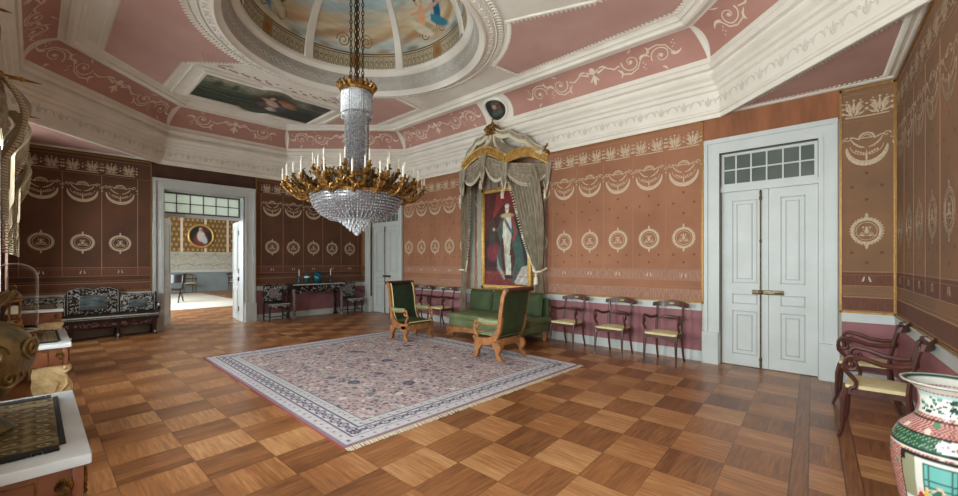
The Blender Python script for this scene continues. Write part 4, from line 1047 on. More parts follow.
ps.ell(.53,.80,.045,.036,(206,164,140),0,.2); ps.ell(.53,.835,.05,.022,(210,206,196),0,.3); ps.ell(.53,.775,.03,.018,(220,214,200),0,.3); ps.line([(.44,.70),(.34,.58),(.24,.60)], .05, (84,84,64), 1.7); ps.ell(.23,.6,.03,.018,(206,160,136),0,.3); ps.line([(.64,.7),(.72,.56),(.66,.48)], .05, (150,60,54), 1.7)
ps.ell(.53,.10,.06,.02,(50,40,40)); ps.ell(.6,.10,.05,.018,(50,40,40)); ps.line([(.05,.14),(.95,.10)], .01, (150,80,70), 1.7); ps.noise(.25,28)
sheet('canvas', ps, lambda u,v:((u-.5)*1.20,-.03+0*u,.07+v*2.02), paint_canvas, pf)
fm = MB()
for (a,b,c,d) in ((-.67,.67,0,.075),(-.67,.67,2.09,2.17),(-.67,-.59,0,2.17),(.59,.67,0,2.17)): fm.bbox(a,b,-.075,.0,c,d,.012)
for (a,b,c,d) in ((-.60,.60,.065,.085),(-.60,.60,2.075,2.095),(-.60,-.58,.07,2.09),(.58,.60,.07,2.09)): fm.box(a,b,-.055,-.02,c,d)
fm.build('gilt_frame', gilt_hi, pf)

cn = empty('canopy', (-5.55, 6.79, 0), 0, 'carved gilt wall canopy with brocade valance and curtains framing the portrait', 'canopy')
def L_(x, y, z): return (x+5.55, y-6.79, z)
bkh = empty('silk_hanging', (-5.55, 6.79, 0), 0, 'pale silver silk hanging on the wall behind the tall portrait', 'wall hanging')
cur_r = empty('canopy_curtain', (-5.55, 6.79, 0), 0, 'right-hand brocade curtain of the canopy, sweeping across the portrait to a tieback', 'curtain', 'canopy curtains')
cur_l = empty('canopy_curtain', (-5.55, 6.79, 0), 0, 'left-hand brocade curtain of the canopy, hanging straight beside the green sofa', 'curtain', 'canopy curtains')
# silk backing
MB().grid(lambda u,v: (-1.06+2.14*u, -.006+.004*math.sin(60*u), .55+2.95*v), 60, 4).build('silk_backing', drape_in, bkh)
plan = [Vector(L_(-6.68,6.78,0)[:2]), Vector(L_(-6.08,6.14,0)[:2]), Vector(L_(-5.00,6.20,0)[:2]), Vector(L_(-4.42,6.78,0)[:2])]
rise = [.12,.24,.14]
def rim(k, u):          # point of the lower rim on segment k
    p = plan[k].lerp(plan[k+1], u); return (p.x, p.y, 3.40+rise[k]*math.sin(PI*u))
bnd = MB(); bt = MB()
for k in range(3):
    d = (plan[k+1]-plan[k]).normalized(); n_ = Vector((d.y,-d.x)); 
    L = (plan[k+1]-plan[k]).length; m_ = int(L/.055)
    for zz, rr, off in ((0,.022,.02),(.155,.018,.035)):
        bt.tube([(p[0]+n_.x*off, p[1]+n_.y*off, p[2]+zz) for p in [rim(k,i/16) for i in range(17)]], rr, 8)
    bnd.grid(lambda u,v,k=k,n_=n_: (lambda p: (p[0]+n_.x*.01*v, p[1]+n_.y*.01*v, p[2]+.155*v))(rim(k,u)), 20, 2)
    for i in range(m_):         # upright gilt flutes
        p = rim(k,(i+.5)/m_); c = Vector((p[0]+n_.x*.022, p[1]+n_.y*.022, p[2]+.085))
        bnd.blob(c, (.019,.019,.066), 6, 4)
bnd.build('fluted_cornice', gilt_hi, cn); bt.build('cornice_moulding', gilt_hi, cn)
# bell-shaped roof
top = Vector((L_(-5.52,6.42,0)[0], L_(-5.52,6.42,0)[1])); EF = lambda w: .16+.84*w**3.2
roof = MB()
for k in range(3):
    def RF(u, v, k=k):
        p = rim(k,u); q = Vector((p[0],p[1])).lerp(top, 1-EF(1-v))
        z0 = p[2]+.15; return (q.x, q.y, z0+(4.12-z0)*(v**.9))
    roof.grid(RF, 20, 14)
roof.build('bell_roof', drape_m, cn)
rbm = MB()
for k, u in ((0,0),(1,0),(1,.5),(2,0),(2,1)):
    pts = []
    for i in range(15):
        v = i/14; p = rim(k,u); q = Vector((p[0],p[1])).lerp(top, 1-EF(1-v)); z0 = p[2]+.15; pts.append((q.x,q.y-.004,z0+(4.12-z0)*(v**.9)+.01))
    rbm.tube(pts, .02, 8)
    for i in range(0,15):
        x,y,z = pts[i]; rbm.blob((x,y-.02,z-.0), (.022,.022,.028), 6, 4)
rbm.build('roof_fringe', fringe_m, cn)
for s_ in (-1,1):
    g_ = MB(); P0 = Vector((top.x+s_*.10, top.y, 4.16)); P1 = Vector((s_*1.10+ (.0 if s_ > 0 else -.03), -.08, 3.66)); pts = []
    for i in range(19):
        t_ = i/18; q = P0.lerp(P1, t_); pts.append((q.x, q.y-.05*math.sin(PI*t_), q.z+.10*math.sin(PI*t_)-.05*abs(math.sin(3*PI*t_))))
    g_.tube(pts, [.05+.02*math.sin(PI*(i/18)) for i in range(19)], 8)
    go_ = g_.build('ridge_garland', drape_m, cn); h_ = MB()
    for i in range(18):
        for f_ in (0,.33,.66):
            a_ = Vector(pts[i]).lerp(Vector(pts[i+1]), f_); h_.tube([(a_.x,a_.y-.05,a_.z-.02),(a_.x,a_.y-.06,a_.z-.11)], [.007,.015], 5)
            h_.blob((a_.x,a_.y-.05,a_.z+.05), .013, 5, 4)
    h_.build('garland_fringe', fringe_m, go_)
fi = MB().lathe([(.13,4.08),(.15,4.10),(.11,4.13),(.07,4.16),(.06,4.20),(.09,4.22),(.06,4.25)], (top.x,top.y,0), 16)
for j in range(8):
    a = 2*PI*j/8; fi.tube([(top.x+.10*math.cos(a),top.y+.10*math.sin(a),4.12),(top.x+.16*math.cos(a),top.y+.16*math.sin(a),4.19),(top.x+.12*math.cos(a),top.y+.12*math.sin(a),4.27),(top.x+.03*math.cos(a),top.y+.03*math.sin(a),4.31)], [.022,.026,.02,.014], 6)
    fi.blob((top.x+.165*math.cos(a),top.y+.165*math.sin(a),4.20), .026, 6, 4)
fi.blob((top.x,top.y,4.34), .04, 8, 6).tube([(top.x,top.y,4.36),(top.x,top.y,4.45)], .012).tube([(top.x-.03,top.y,4.42),(top.x+.03,top.y,4.42)], .010); fi.build('crown', gilt, cn)
# gilt corner ornaments at the wall side
for k, u in ((0,0),(2,1)):
    p = rim(k,u); eg = MB()
    for j in range(5): eg.blob((p[0]+.03*math.cos(j*1.3),p[1]-.03,p[2]+.2+.04*j), (.05-.006*j,.03,.035), 6, 4)
    eg.build('corner_plume', gilt, cn)
# swagged valance
def swag(mb, fb, A, B, drop, h, folds=5, n_=(0,-1), nu=16, nv=14, top_h=.0):
    A = Vector(A); B = Vector(B)
    def S(u, v):
        p = A.lerp(B, u); sag = 4*u*(1-u); z = p.z-v*(h+drop*sag)
        b = .06*math.sin(PI*u)*math.sin(PI*min(1,v*1.1))+.016*math.sin(v*folds*2*PI+sag*1.5)*sag
        return (p.x+n_[0]*b, p.y+n_[1]*b, z)
    mb.grid(S, nu, nv)
    for i in range(nu*2+1):
        p = S(i/(nu*2),1); fb.tube([(p[0],p[1],p[2]+.01),(p[0],p[1],p[2]-.045)], [.006,.012], 5)
    fb.tube([S(i/nu,.97) for i in range(nu+1)], .010, 5)
va = MB(); fb = MB(); ja = MB()
for k in range(3):
    d = (plan[k+1]-plan[k]).normalized(); n_ = (d.y,-d.x)
    segs = 2 if k == 1 else 1
    for q in range(segs):
        a = rim(k,q/segs); b = rim(k,(q+1)/segs); swag(va, fb, a, b, .24, .17, 5, n_)
    for u in ((0,.5,1) if k == 1 else (0,) if k == 0 else (1,)):
        p = rim(k,u)
        ja = MB(); ja.grid(lambda u2,v,p=p: (p[0]+(u2-.5)*.22*(1-.5*v)+n_[0]*.03, p[1]-.05+.02*math.sin(u2*12), p[2]+.01-v*.55*(1-.35*abs(2*u2-1))), 10, 8); ja.build('jabot', drape_m, cn)
        for i in range(11): 
            u2 = i/10; z = p[2]+.01-.55*(1-.35*abs(2*u2-1)); fb.tube([(p[0]+(u2-.5)*.11,p[1]-.055,z+.02),(p[0]+(u2-.5)*.11,p[1]-.055,z-.05)], [.006,.012], 5)
        fb.lathe([(.006,0),(.03,-.02),(.012,-.05),(.034,-.08),(.03,-.16),(.04,-.18)], (p[0]+.0,p[1]-.1,p[2]-.52), 8)
ring_in = MB().grid(lambda u,v: (-.95+1.9*u, -.28-.20*math.sin(PI*u), 3.40-.36*v+.05*math.sin(3*PI*u)*0), 20, 2)
vo = va.build('valance', drape_m, cn); fb.build('valance_fringe', fringe_m, vo)
MB().add([(plan[0].x,plan[0].y,3.41),(plan[1].x,plan[1].y,3.41),(plan[2].x,plan[2].y,3.41),(plan[3].x,plan[3].y,3.41)],[(0,1,2,3)]).build('ceiling_lining', drape_m, cn)
# side curtains
def curtain(name, rows, m, par, folds=9, depth=.05, nu=72, nv=46):
    """rows: list of (z, x0, x1, y) from top to bottom, smoothly interpolated"""
    def R(v):
        k = v*(len(rows)-1); i = min(int(k), len(rows)-2); f = k-i; f = f*f*(3-2*f); return [rows[i][j]*(1-f)+rows[i+1][j]*f for j in range(5)]
    def S(u, v):
        z, x0, x1, y, dp = R(v); return (x0+(x1-x0)*u+.006*math.sin(u*23+v*4), y+dp*math.sin(u*folds*2*PI+.8*math.sin(v*5)), z)
    return MB().grid(S, nu, nv).build(name, m, par), S
#           z     x0     x1    y     fold depth       (canopy-local x,y)
right = [(3.38,.28,1.02,-.30,.03),(3.0,.42,1.12,-.27,.045),(2.5,.56,1.18,-.25,.045),(2.0,.70,1.18,-.23,.04),(1.62,.84,1.16,-.22,.035),(1.36,.98,1.14,-.22,.03),(1.28,1.0,1.12,-.22,.02),(1.1,.99,1.16,-.21,.03),(.6,.97,1.20,-.21,.04),(.04,.96,1.22,-.21,.04)]
co_, S = curtain('cloth', right, drape_m, cur_r)
f2 = MB(); 
for i in range(70):
    p = S(0, i/69*.62); f2.tube([(p[0]+.01,p[1]-.01,p[2]),(p[0]-.035,p[1]-.02,p[2]-.02)], [.006,.013], 5); f2.blob((p[0]-.035,p[1]-.02,p[2]-.02), .012, 5, 4)
f2.build('curtain_fringe', fringe_m, co_)
MB().tube([(.98,-.29,1.33),(1.05,-.31,1.29),(1.14,-.26,1.30),(1.17,-.1,1.36)], .02, 8).lathe([(.01,0),(.035,-.03),(.015,-.06),(.04,-.1),(.045,-.22)], (1.06,-.30,1.27), 10).build('tassel_tieback', fringe_m, co_)
left = [(3.38,-.98,-.70,-.26,.03),(3.0,-1.02,-.74,-.24,.04),(2.2,-1.04,-.82,-.2,.04),(1.5,-1.04,-.90,-.18,.03),(1.3,-1.04,-.94,-.18,.025),(1.1,-1.05,-.92,-.18,.03),(.6,-1.09,-.94,-.18,.035),(.04,-1.11,-.95,-.18,.035)]
co_, S = curtain('cloth', left, drape_m, cur_l, 7)
f2 = MB()
for i in range(60):
    p = S(1, i/59*.6); f2.tube([(p[0]-.01,p[1]-.01,p[2]),(p[0]+.03,p[1]-.02,p[2]-.02)], [.006,.012], 5)
f2.build('curtain_fringe', fringe_m, co_)
MB().tube([(-1.06,-.05,1.34),(-1.06,-.24,1.30),(-.92,-.24,1.30)], .018, 8).build('tassel_tieback', fringe_m, co_)

# ================================================================== PERSIAN RUG
RX0, RX1, RY0, RY1 = -7.38, -2.98, 1.72, 5.36
NXr, NYr = 440, 364
rg_ = Ras(NXr, NYr, (186,162,160)); asp = (RY1-RY0)/(RX1-RX0); rn = np.random.RandomState(11)
wx, wy = (RX1-RX0), (RY1-RY0)
DX = np.minimum(rg_.X, 1-rg_.X)*wx; DY = np.minimum(rg_.Y, 1-rg_.Y)*wy; D = np.minimum(DX, DY)
# dense floral field
Xm, Ym = rg_.X*wx, rg_.Y*wy
def spot(x, y, r, c, soft=.4):
    i0, i1 = max(0,int((x-r*1.5)/wx*NXr)), min(NXr,int((x+r*1.5)/wx*NXr)+2); j0, j1 = max(0,int((wy-y-r*1.5)/wy*NYr)), min(NYr,int((wy-y+r*1.5)/wy*NYr)+2)
    d = np.hypot(Xm[j0:j1,i0:i1]-x, Ym[j0:j1,i0:i1]-y)/r; m = np.clip((1-d)/soft+.5,0,1)[...,None]
    rg_.a[j0:j1,i0:i1] += m*(np.array(lin(c))-rg_.a[j0:j1,i0:i1])
FC = [(206,190,186),(84,92,116),(150,104,116),(128,136,136),(214,206,198),(164,120,126),(70,80,104),(150,150,140),(190,160,160),(134,88,102)]
for k in range(9500): spot(rn.rand()*wx, rn.rand()*wy, .009+.013*rn.rand(), FC[rn.randint(len(FC))])
def rosette(x, y, r, c0, c1):
    for q in range(8): a = q*PI/4; spot(x+r*.62*math.cos(a), y+r*.62*math.sin(a), r*.36, c0)
    spot(x, y, r*.5, c1); spot(x, y, r*.22, c0)
for i in range(13):
    for j in range(11):
        x = .55+i*.28; y = .55+j*.262; x2 = x+.05*math.sin(i*3+j*2.); y2 = y+.05*math.cos(i*2.-j)
        if .45 < x2 < wx-.45 and .45 < y2 < wy-.45: rosette(x2, y2, .036+.014*((i+j)%3), [(214,204,196),(104,112,136),(196,156,158),(140,146,144)][(i*2+j*3)%4], [(156,98,108),(214,204,190),(96,104,124)][(i+j)%3])
for x, y in ((2.85,.95),(3.35,1.4),(wx-2.85,wy-.95),(1.3,1.8),(2.2,1.85)): rosette(x, y, .08, (62,80,112), (110,120,130))
for k in range(80):      # vines
    x, y = rn.rand()*wx, rn.rand()*wy; a = rn.rand()*6.3
    for q in range(16): spot(x, y, .008, (86,92,104) if k%2 else (206,198,190)); x += .03*math.cos(a); y += .03*math.sin(a); a += .35*math.sin(q*.5+k)
def bandm(a, b, c, al=1.): rg_.mix(((D>=a)&(D<b))*al, c)
bandm(0,.40,(200,198,200)); bandm(.40,.412,(92,86,110)); bandm(.30,.40,(192,194,196)); bandm(.285,.30,(90,88,112)); bandm(.155,.285,(202,198,202)); bandm(.14,.155,(110,96,122)); bandm(.035,.14,(198,194,198)); bandm(0,.035,(150,122,140))
rg_.mix(((Xm < .05))*1., (164,76,78))
def along(d, step, fn):
    for x in np.arange(d, wx-d+.001, step): fn(x, d, 0); fn(x, wy-d, 0)
    for y in np.arange(d, wy-d+.001, step): fn(d, y, 1); fn(wx-d, y, 1)
def mot(x, y, o):
    r = .042
    for q in range(10): a = q*2*PI/10; spot(x+r*math.cos(a), y+r*math.sin(a), .012, (66,70,102))
    spot(x, y, .016, (130,90,110)); dx, dy = (.075,0) if o == 0 else (0,.075); spot(x+dx, y+dy, .026, (70,76,108)); spot(x+dx, y+dy, .01, (200,190,196))
along(.22, .15, mot); along(.09, .12, lambda x,y,o: spot(x,y,.014,(96,104,130))); along(.35, .10, lambda x,y,o: (spot(x,y,.015,(120,128,140)), spot(x+.03,y+.02,.008,(170,120,126))))
along(.12,.05, lambda x,y,o: spot(x,y,.006,(150,110,130)))
rg_.a = (rg_.a*.70+.30*rg_.a.mean(2,keepdims=True)*np.array([1.10,1.0,.97]))*1.04; rg_.noise(.10,160)
rug = empty('persian_rug', ((RX0+RX1)/2+.03,(RY0+RY1)/2,0), -.021, 'large Persian rug in faded rose, ivory and blue on the parquet floor', 'rug')
sheet('pile', rg_, lambda u,v: ((u-.5)*wx, (v-.5)*wy, .018+0*u), rug_wool, rug)
MB().box(-wx/2,wx/2,-wy/2,wy/2,.001,.0175).build('backing', mat('rug_edge_binding',(150,70,74),.9), rug, smooth=False)
for s in (-1,1):
    fg = MB(); y = -wy/2
    while y < wy/2:
        L = .045+.02*rn.rand(); dy = .02*(rn.rand()-.5); fg.add([(s*wx/2,y,.014),(s*wx/2,y+.012,.014),(s*(wx/2+L),y+.012+dy,.003),(s*(wx/2+L),y+dy,.003)],[(0,1,2,3)] if s > 0 else [(0,3,2,1)])
        y += .016
    fg.build('fringe', fringe_m, rug, smooth=False)

# ================================================================== PORCELAIN VASE
vz = [(.105,0),(.118,.015),(.112,.04),(.122,.10),(.148,.20),(.180,.34),(.200,.46),(.206,.55),(.198,.615),(.175,.67),(.145,.70),(.122,.725),(.110,.75),(.104,.79),(.105,.83),(.115,.865),(.142,.89),(.168,.902),(.171,.91),(.164,.912),(.137,.895),(.105,.865),(.094,.82),(.097,.74)]
dense = []
for i in range(len(vz)-1):
    (r0,z0),(r1,z1) = vz[i],vz[i+1]; k = max(1,int(math.hypot(r1-r0,z1-z0)/.008))
    for q in range(k): dense.append((r0+(r1-r0)*q/k, z0+(z1-z0)*q/k))
dense.append(vz[-1])
vase = MB().lathe(dense, (0,0,0), 220, cap=False).build('porcelain_vase', porcelain, ang=60)
vase.location = (.335,3.03,0); tag(vase, 'large Chinese porcelain floor vase with red, green and white enamel scenes', 'vase')
def vcols(co):
    a = np.arctan2(co[:,1],co[:,0]); a0 = math.atan2(-3.0,-.285)-.22; d = (a-a0+PI)%(2*PI)-PI; z = co[:,2]; r = np.hypot(co[:,0],co[:,1]); n = len(z)
    c = np.zeros((n,3)); red, wht, grn, dk, pnk = [np.array(lin(q)) for q in ((158,86,78),(222,222,212),(46,88,68),(40,40,38),(198,158,148))]
    c[:] = red
    s = d*r; chk = (np.sin(s*420)*np.sin(z*420)) > .0; c[chk] = pnk                        # diaper ground
    def put(m, col): c[m] = np.array(lin(col)) if isinstance(col, tuple) else col
    rs_ = np.random.RandomState(4)
    for k in range(70):
        u, w = rs_.rand()*2*PI-PI, .15+.7*rs_.rand(); m = ((((d-u+PI)%(2*PI)-PI)*r)**2+(z-w)**2) < .012**2; put(m, [(226,206,190),(96,140,110),(226,190,120)][k%3])
    put((z>.60)&(z<.668), grn); g = (np.sin(s*300)*np.sin(z*300) > .5)&(z>.605)&(z<.663); put(g, (130,160,120))
    for b, w in ((.60,.005),(.668,.004),(.592,.004),(.735,.004),(.15,.006),(.16,.003)): put(abs(z-b)<w, (226,226,214) if b in (.592,.15) else (34,34,32))
    for u0 in (-1.6,0.35,2.2,-2.9):   # cartouches on the shoulder
        q = ((((d-u0+PI)%(2*PI)-PI)*r/.07)**2+((z-.635)/.028)**2); put(q<1.15, dk); put(q<1., wht); 
        for j in range(7): put(((((d-u0)*r-(-.045+.015*j))**2+(z-.635-.007*math.sin(j*2))**2) < .006**2), (150,50,60) if j%2 else (40,60,60))
    # neck scene
    for u0 in (-.15,PI-.15):
        m = (abs(((d-u0+PI)%(2*PI)-PI))<.80)&(z>.755)&(z<.862)&(r>.1); put(m, wht)
        for j in range(34):
            x = (rs_.rand()-.5)*1.3; y = .765+.085*rs_.rand()**1.2; put(m&(((((d-u0)-x)*r)**2+(z-y)**2) < (.004+.006*rs_.rand())**2), [(40,90,80),(60,60,56),(120,160,150),(60,110,80)][j%4])
        for j in range(40): x = -.6+1.2*j/40; put(m&((((d-u0)-x)*r)**2+(z-.79-.02*math.sin(x*4))**2 < .003**2), (50,44,40))
        put(m&(z>.845), (176,206,200))
    # body panels
    for u0 in (-.02,PI,1.9,-1.9):
        dd = ((d-u0+PI)%(2*PI)-PI); m = (abs(dd)<.62)&(z>.24)&(z<.565)&~((abs(dd)>.54)&(z>.53)); put((abs(dd)<.65)&(z>.23)&(z<.575), dk); put(m, wht)
        put(m&(z>.40)&(z<.54)&(dd>-.20), (112,186,176)); put(m&(z>.33)&(z<.40)&(dd>-.1), (210,196,120)); put(m&(z<.33)&(dd<.1), (220,220,206)); put(m&(z<.28), (96,160,120)); put(m&(dd<-.34)&(z>.36),(150,150,120))
        for j in range(9): put(m&(abs(dd-(-.18+.09*j))<.008)&(z>.36)&(z<.54), (60,96,90))
        for j in range(5): put(m&(abs(z-(.40+.035*j))<.0025)&(dd>-.2), (60,110,100))
        for j in range(16):
            x = -.52+1.04*rs_.rand(); y = .27+.14*rs_.rand(); cc_ = [(60,110,90),(170,60,60),(44,44,60),(220,190,90),(90,130,150)][j%5]
            put(m&((((dd-x)*r/.013)**2+((z-y)/.032)**2) < 1), cc_); put(m&((((dd-x)*r)**2+(z-y-.04)**2) < .009**2), (226,196,170))
    put(z>.868, wht); put((abs(r-.155)<.004)&(z>.88)|(abs(z-.898)<.003)&(r<.165), (40,84,70)); put((r<.099)&(z>.7), wht)
    put(z<.03, dk)
    return c
paint_attr(vase, vcols)

# ================================================================== CHANDELIER
cx_, cy_ = -5.33, 3.18
cd = empty('chandelier', (cx_,cy_,1.9), 0, 'great gilt bronze and crystal chandelier with tiers of ivory candles, hanging on chains', 'chandelier')
Z = lambda z: z-1.9
rim_r, rim_z = .63, 2.46
cb = MB()
def bowl_pt(a, t):      # t 0 rim ..1 bottom
    r = rim_r*math.cos(t*PI/2*.82)**.9; return r, rim_z-.02-.36*math.sin(t*PI/2)
for i in range(96):
    a = 2*PI*i/96
    for j in range(13):
        t = j/13+.02; 
        if t > .55 and i % 2: continue
        r, z = bowl_pt(a, t); cb.octa((r*math.cos(a), r*math.sin(a), Z(z)), .0155, .017)
cbo = cb.build('crystal_bowl', crystal, cd, smooth=False); cbo['kind'] = 'stuff'
MB().lathe([(bowl_pt(0,t/14)[0]-.03, Z(bowl_pt(0,t/14)[1])+.01) for t in range(14)][::-1], (0,0,0), 48, cap=False).build('bowl_lining', mat('bowl_silver_lining',(150,148,150),.3,.4,c2=(110,106,108),scale=60), cd)
dr = MB()
for rr_, zz, n_ in ((.29,2.13,30),(.24,2.09,26),(.19,2.05,22),(.145,2.01,17),(.10,1.97,12),(.05,1.94,6)):
    for i in range(n_):
        a = 2*PI*i/n_; dr.octa((rr_*math.cos(a), rr_*math.sin(a), Z(zz)), .019, .045); dr.octa((rr_*math.cos(a), rr_*math.sin(a), Z(zz+.055)), .012)
dr.blob((0,0,Z(1.905)), .038, 8, 6); dro = dr.build('crystal_drops', crystal_pale, cd, smooth=False); dro['kind'] = 'stuff'
# gilt gallery round the bowl
gr = MB().lathe([(rim_r-.03,Z(2.43)),(rim_r+.02,Z(2.43)),(rim_r+.035,Z(2.46)),(rim_r+.01,Z(2.49)),(rim_r+.03,Z(2.52)),(rim_r-.02,Z(2.53))], (0,0,0), 64, cap=False)
for i in range(48):
    a = 2*PI*i/48; c, s = math.cos(a), math.sin(a); h = .085 if i % 2 else .055
    gr.tube([((rim_r+.01)*c,(rim_r+.01)*s,Z(2.52)),((rim_r+.03)*c,(rim_r+.03)*s,Z(2.52+h*.6)),((rim_r+.0)*c,(rim_r+.0)*s,Z(2.52+h))], [.028,.026,.006], 6)
gr.build('gilt_gallery', gilt, cd)
# inner tier ring with crystals
g2_ = MB().lathe([(.36,Z(2.66)),(.40,Z(2.67)),(.41,Z(2.70)),(.37,Z(2.73))], (0,0,0), 40, cap=False)
for i in range(28):
    a = 2*PI*i/28; c, s = math.cos(a), math.sin(a); g2_.tube([(.40*c,.40*s,Z(2.70)),(.44*c,.44*s,Z(2.75)),(.40*c,.40*s,Z(2.80))], [.024,.02,.005], 6)
g2_.build('inner_ring', gilt, cd)
c2_ = MB()
for i in range(56):
    a = 2*PI*i/56
    for j in range(6): rr_ = .37+.018*j; c2_.octa((rr_*math.cos(a), rr_*math.sin(a), Z(2.655-.026*j)), .012, .014)
c2_.build('inner_crystals', crystal, cd, smooth=False)['kind'] = 'stuff'
# crystal column and crown
cl = MB()
for i in range(34):
    a = 2*PI*i/34
    for j in range(44):
        z = 3.93-j*.029; rr_ = .205 if j < 0 else .165+.012*math.sin(j*.1); rr_ = .165 if z > 2.95 else .165+.04*(2.95-z)
        cl.octa((rr_*math.cos(a), rr_*math.sin(a), Z(z)), .0115, .015)
for i in range(40):
    a = 2*PI*i/40
    for j in range(10): cl.octa((.215*math.cos(a), .215*math.sin(a), Z(3.93-.03*j)), .011, .016)
    cl.octa((.215*math.cos(a), .215*math.sin(a), Z(3.60)), .013, .034)
cl.build('crystal_column', crystal, cd, smooth=False)['kind'] = 'stuff'
MB().lathe([(.14,Z(2.68)),(.12,Z(2.9)),(.12,Z(3.95))], (0,0,0), 24, cap=False).build('column_lining', MATS['bowl_silver_lining'], cd)
cw = MB().lathe([(.205,Z(3.92)),(.235,Z(3.93)),(.245,Z(3.97)),(.22,Z(4.0)),(.25,Z(4.03)),(.20,Z(4.05)),(.10,Z(4.06)),(.03,Z(4.10))], (0,0,0), 36, cap=False)
for i in range(20):
    a = 2*PI*i/20; c, s = math.cos(a), math.sin(a); cw.tube([(.235*c,.235*s,Z(3.99)),(.275*c,.275*s,Z(4.03)),(.25*c,.25*s,Z(4.08))], [.024,.022,.006], 6)
cw.build('crown', gilt, cd)
for k in range(4):
    sh = MB()
    for j in range(40):
        z = 4.1+j*.062
        a = PI/4+k*PI/2; x, y = .085*math.cos(a), .085*math.sin(a)
        m_ = Matrix.Translation((x,y,Z(z))) @ Matrix.Rotation((j%2)*PI/2+a, 4, 'Z') @ Matrix.Rotation(PI/2,4,'X')
        vs = [m_ @ Vector((.016*math.cos(q), .036*math.sin(q), 0)) for q in [2*PI*i/10 for i in range(11)]]; sh.tube(vs, .0075, 5, cap=False)
    sh.build('chain', chain_m, cd)
MB().tube([(0,0,Z(4.08)),(0,0,Z(6.45))], .011, 8).build('suspension_rod', chain_m, cd)
hk = MB().tube([(.05+.04*math.sin(q), .05, Z(4.16)+.04*math.cos(q)) for q in [i*.45 for i in range(11)]], .012, 6); hk.build('hook', iron, cd)
# branches and candles
def branch(ang, r0, z0, r1, z1, hh, big):
    c, s = math.cos(ang), math.sin(ang); pr = []
    for i in range(15):
        t = i/14; r = r0+(r1-r0)*t; z = z0+(z1-z0)*t-hh*math.sin(PI*t)*(1-.3*t); pr.append((r*c, r*s, Z(z)))
    b = MB().tube(pr, [.018-.006*i/14 for i in range(15)], 6)
    rm = (r0+r1)/2
    for i in (3,6,9,12):
        x, y, z = pr[i]; sg = 1 if i % 2 else -1
        b.tube([(x,y,z),(x-s*.03*sg+c*.02,y+c*.03*sg+s*.02,z+.05),(x-s*.06*sg+c*.02,y+c*.06*sg+s*.02,z+.055),(x-s*.065*sg,y+c*.065*sg,z+.02)], [.016,.02,.014,.006], 5)
        b.blob((x,y,z+.01), .026, 6, 4)
    b.lathe([(.008,0),(.032,.005),(.042,.022),(.02,.03),(.017,.055),(.026,.075),(.015,.08)], (r1*c,r1*s,Z(z1)), 8)
    bo = b.build('branch', gilt, cd)
    k = MB().lathe([(.0125,.07),(.0118,.225),(.004,.232),(.002,.25)], (r1*c,r1*s,Z(z1)), 8); k.build('candle', candle_m, bo)
NB = 18
for i in range(NB): branch(2*PI*(i+.3)/NB, rim_r, 2.48, .97, 2.52, .13, True)
for i in range(NB): branch(2*PI*(i+.8)/NB, rim_r, 2.52, .85, 2.60, .06, True)
for i in range(12): branch(2*PI*(i+.5)/12, .40, 2.70, .60, 2.76, .08, False)
# leafy bronze clusters between the branches
rn2 = random.Random(3)
for i in range(NB):
    a = 2*PI*(i+.05)/NB; lc = MB()
    for j in range(14):
        r = .70+.22*rn2.random(); z = 2.50+.20*rn2.random()-.1*(r-.7); aa = a+(rn2.random()-.5)*.2
        lc.leafy((r*math.cos(aa), r*math.sin(aa), Z(z)), rn2)
    lc.tube([(.66*math.cos(a),.66*math.sin(a),Z(2.48)),(.80*math.cos(a),.80*math.sin(a),Z(2.52)),(.88*math.cos(a),.88*math.sin(a),Z(2.66))], [.02,.02,.01], 6)
    lc.build('leaf_cluster', dark_bronze, cd)

# ================================================================== MOTHER-OF-PEARL SUITE
def inlay_field(o, x0, x1, z0, z1, n, seed):
    r = random.Random(seed)
    for i in range(n):
        x = x0+(x1-x0)*r.random(); z = z0+(z1-z0)*r.random(); k = r.randint(0,2)
        if k == 0: o.leaf(x, z, r.random()*6.3, .05, .016, r.random()*2-1)
        elif k == 1: o.disc(x, z, .009, n=5)
        else: o.spiral(x, z, .02, .8, .007, r.random()*6.3)
ss = empty('inlaid_settee', (LX+.06, .80, 0), 0, 'long black settee inlaid with mother-of-pearl and marble panels, against the dark left wall', 'settee')
# local: x out from wall, y along wall ; length 1.9
Yh = .96
MB().bbox(.03,.46,-Yh,Yh,.40,.45,.01).build('seat', ebony, ss)
o = Orn(lambda u,h,off:(.462+off,u,h), .003)
o.strip([(-Yh,.43),(Yh,.43)], .022)
for i in range(70): u = -Yh+.02+i*.0275; o.disc(u, .395, .010, n=5)
eb = MB().box(.40,.46,-Yh,Yh,.33,.40)
ob_ = eb.build('seat_rail', ebony, ss, smooth=False); o.build('pearl_inlay', pearl, ob_)
o = Orn(lambda u,h,off:(.44+off,u,h), .003)
ap = MB(); 
ap.ribbon([(-Yh+.04,.27),(-Yh*.6,.29),(-.3,.27),(0,.30),(.3,.27),(Yh*.6,.29),(Yh-.04,.27)], [.14,.09,.12,.08,.12,.09,.14], .03, Matrix(((0,0,1,.41),(1,0,0,0),(0,1,0,0),(0,0,0,1))))
apo = ap.build('apron', mat('dark_rosewood',(64,34,32),.35,c2=(42,22,22),scale=9), ss)
inlay_field(o, -Yh+.05, Yh-.05, .25, .32, 80, 2); o.build('pearl_inlay', mat('pinkish_pearl',(160,120,120),.3), apo)
for y in (-Yh+.06,-.33,.33,Yh-.06):
    for x in (.07,.40):
        l = MB().tube([(x,y,.40),(x+.02,y,.28),(x-.0,y,.14),(x+.015,y,.05),(x+.03,y,.0)], [.045,.04,.028,.032,.036], 8).build('leg', MATS['dark_rosewood'], ss)
        if x > .2: MB().blob((x+.03,y,.3), (.025,.02,.05)).blob((x+.03,y,.05), (.02,.02,.04)).build('pearl_inlay', pearl, l)
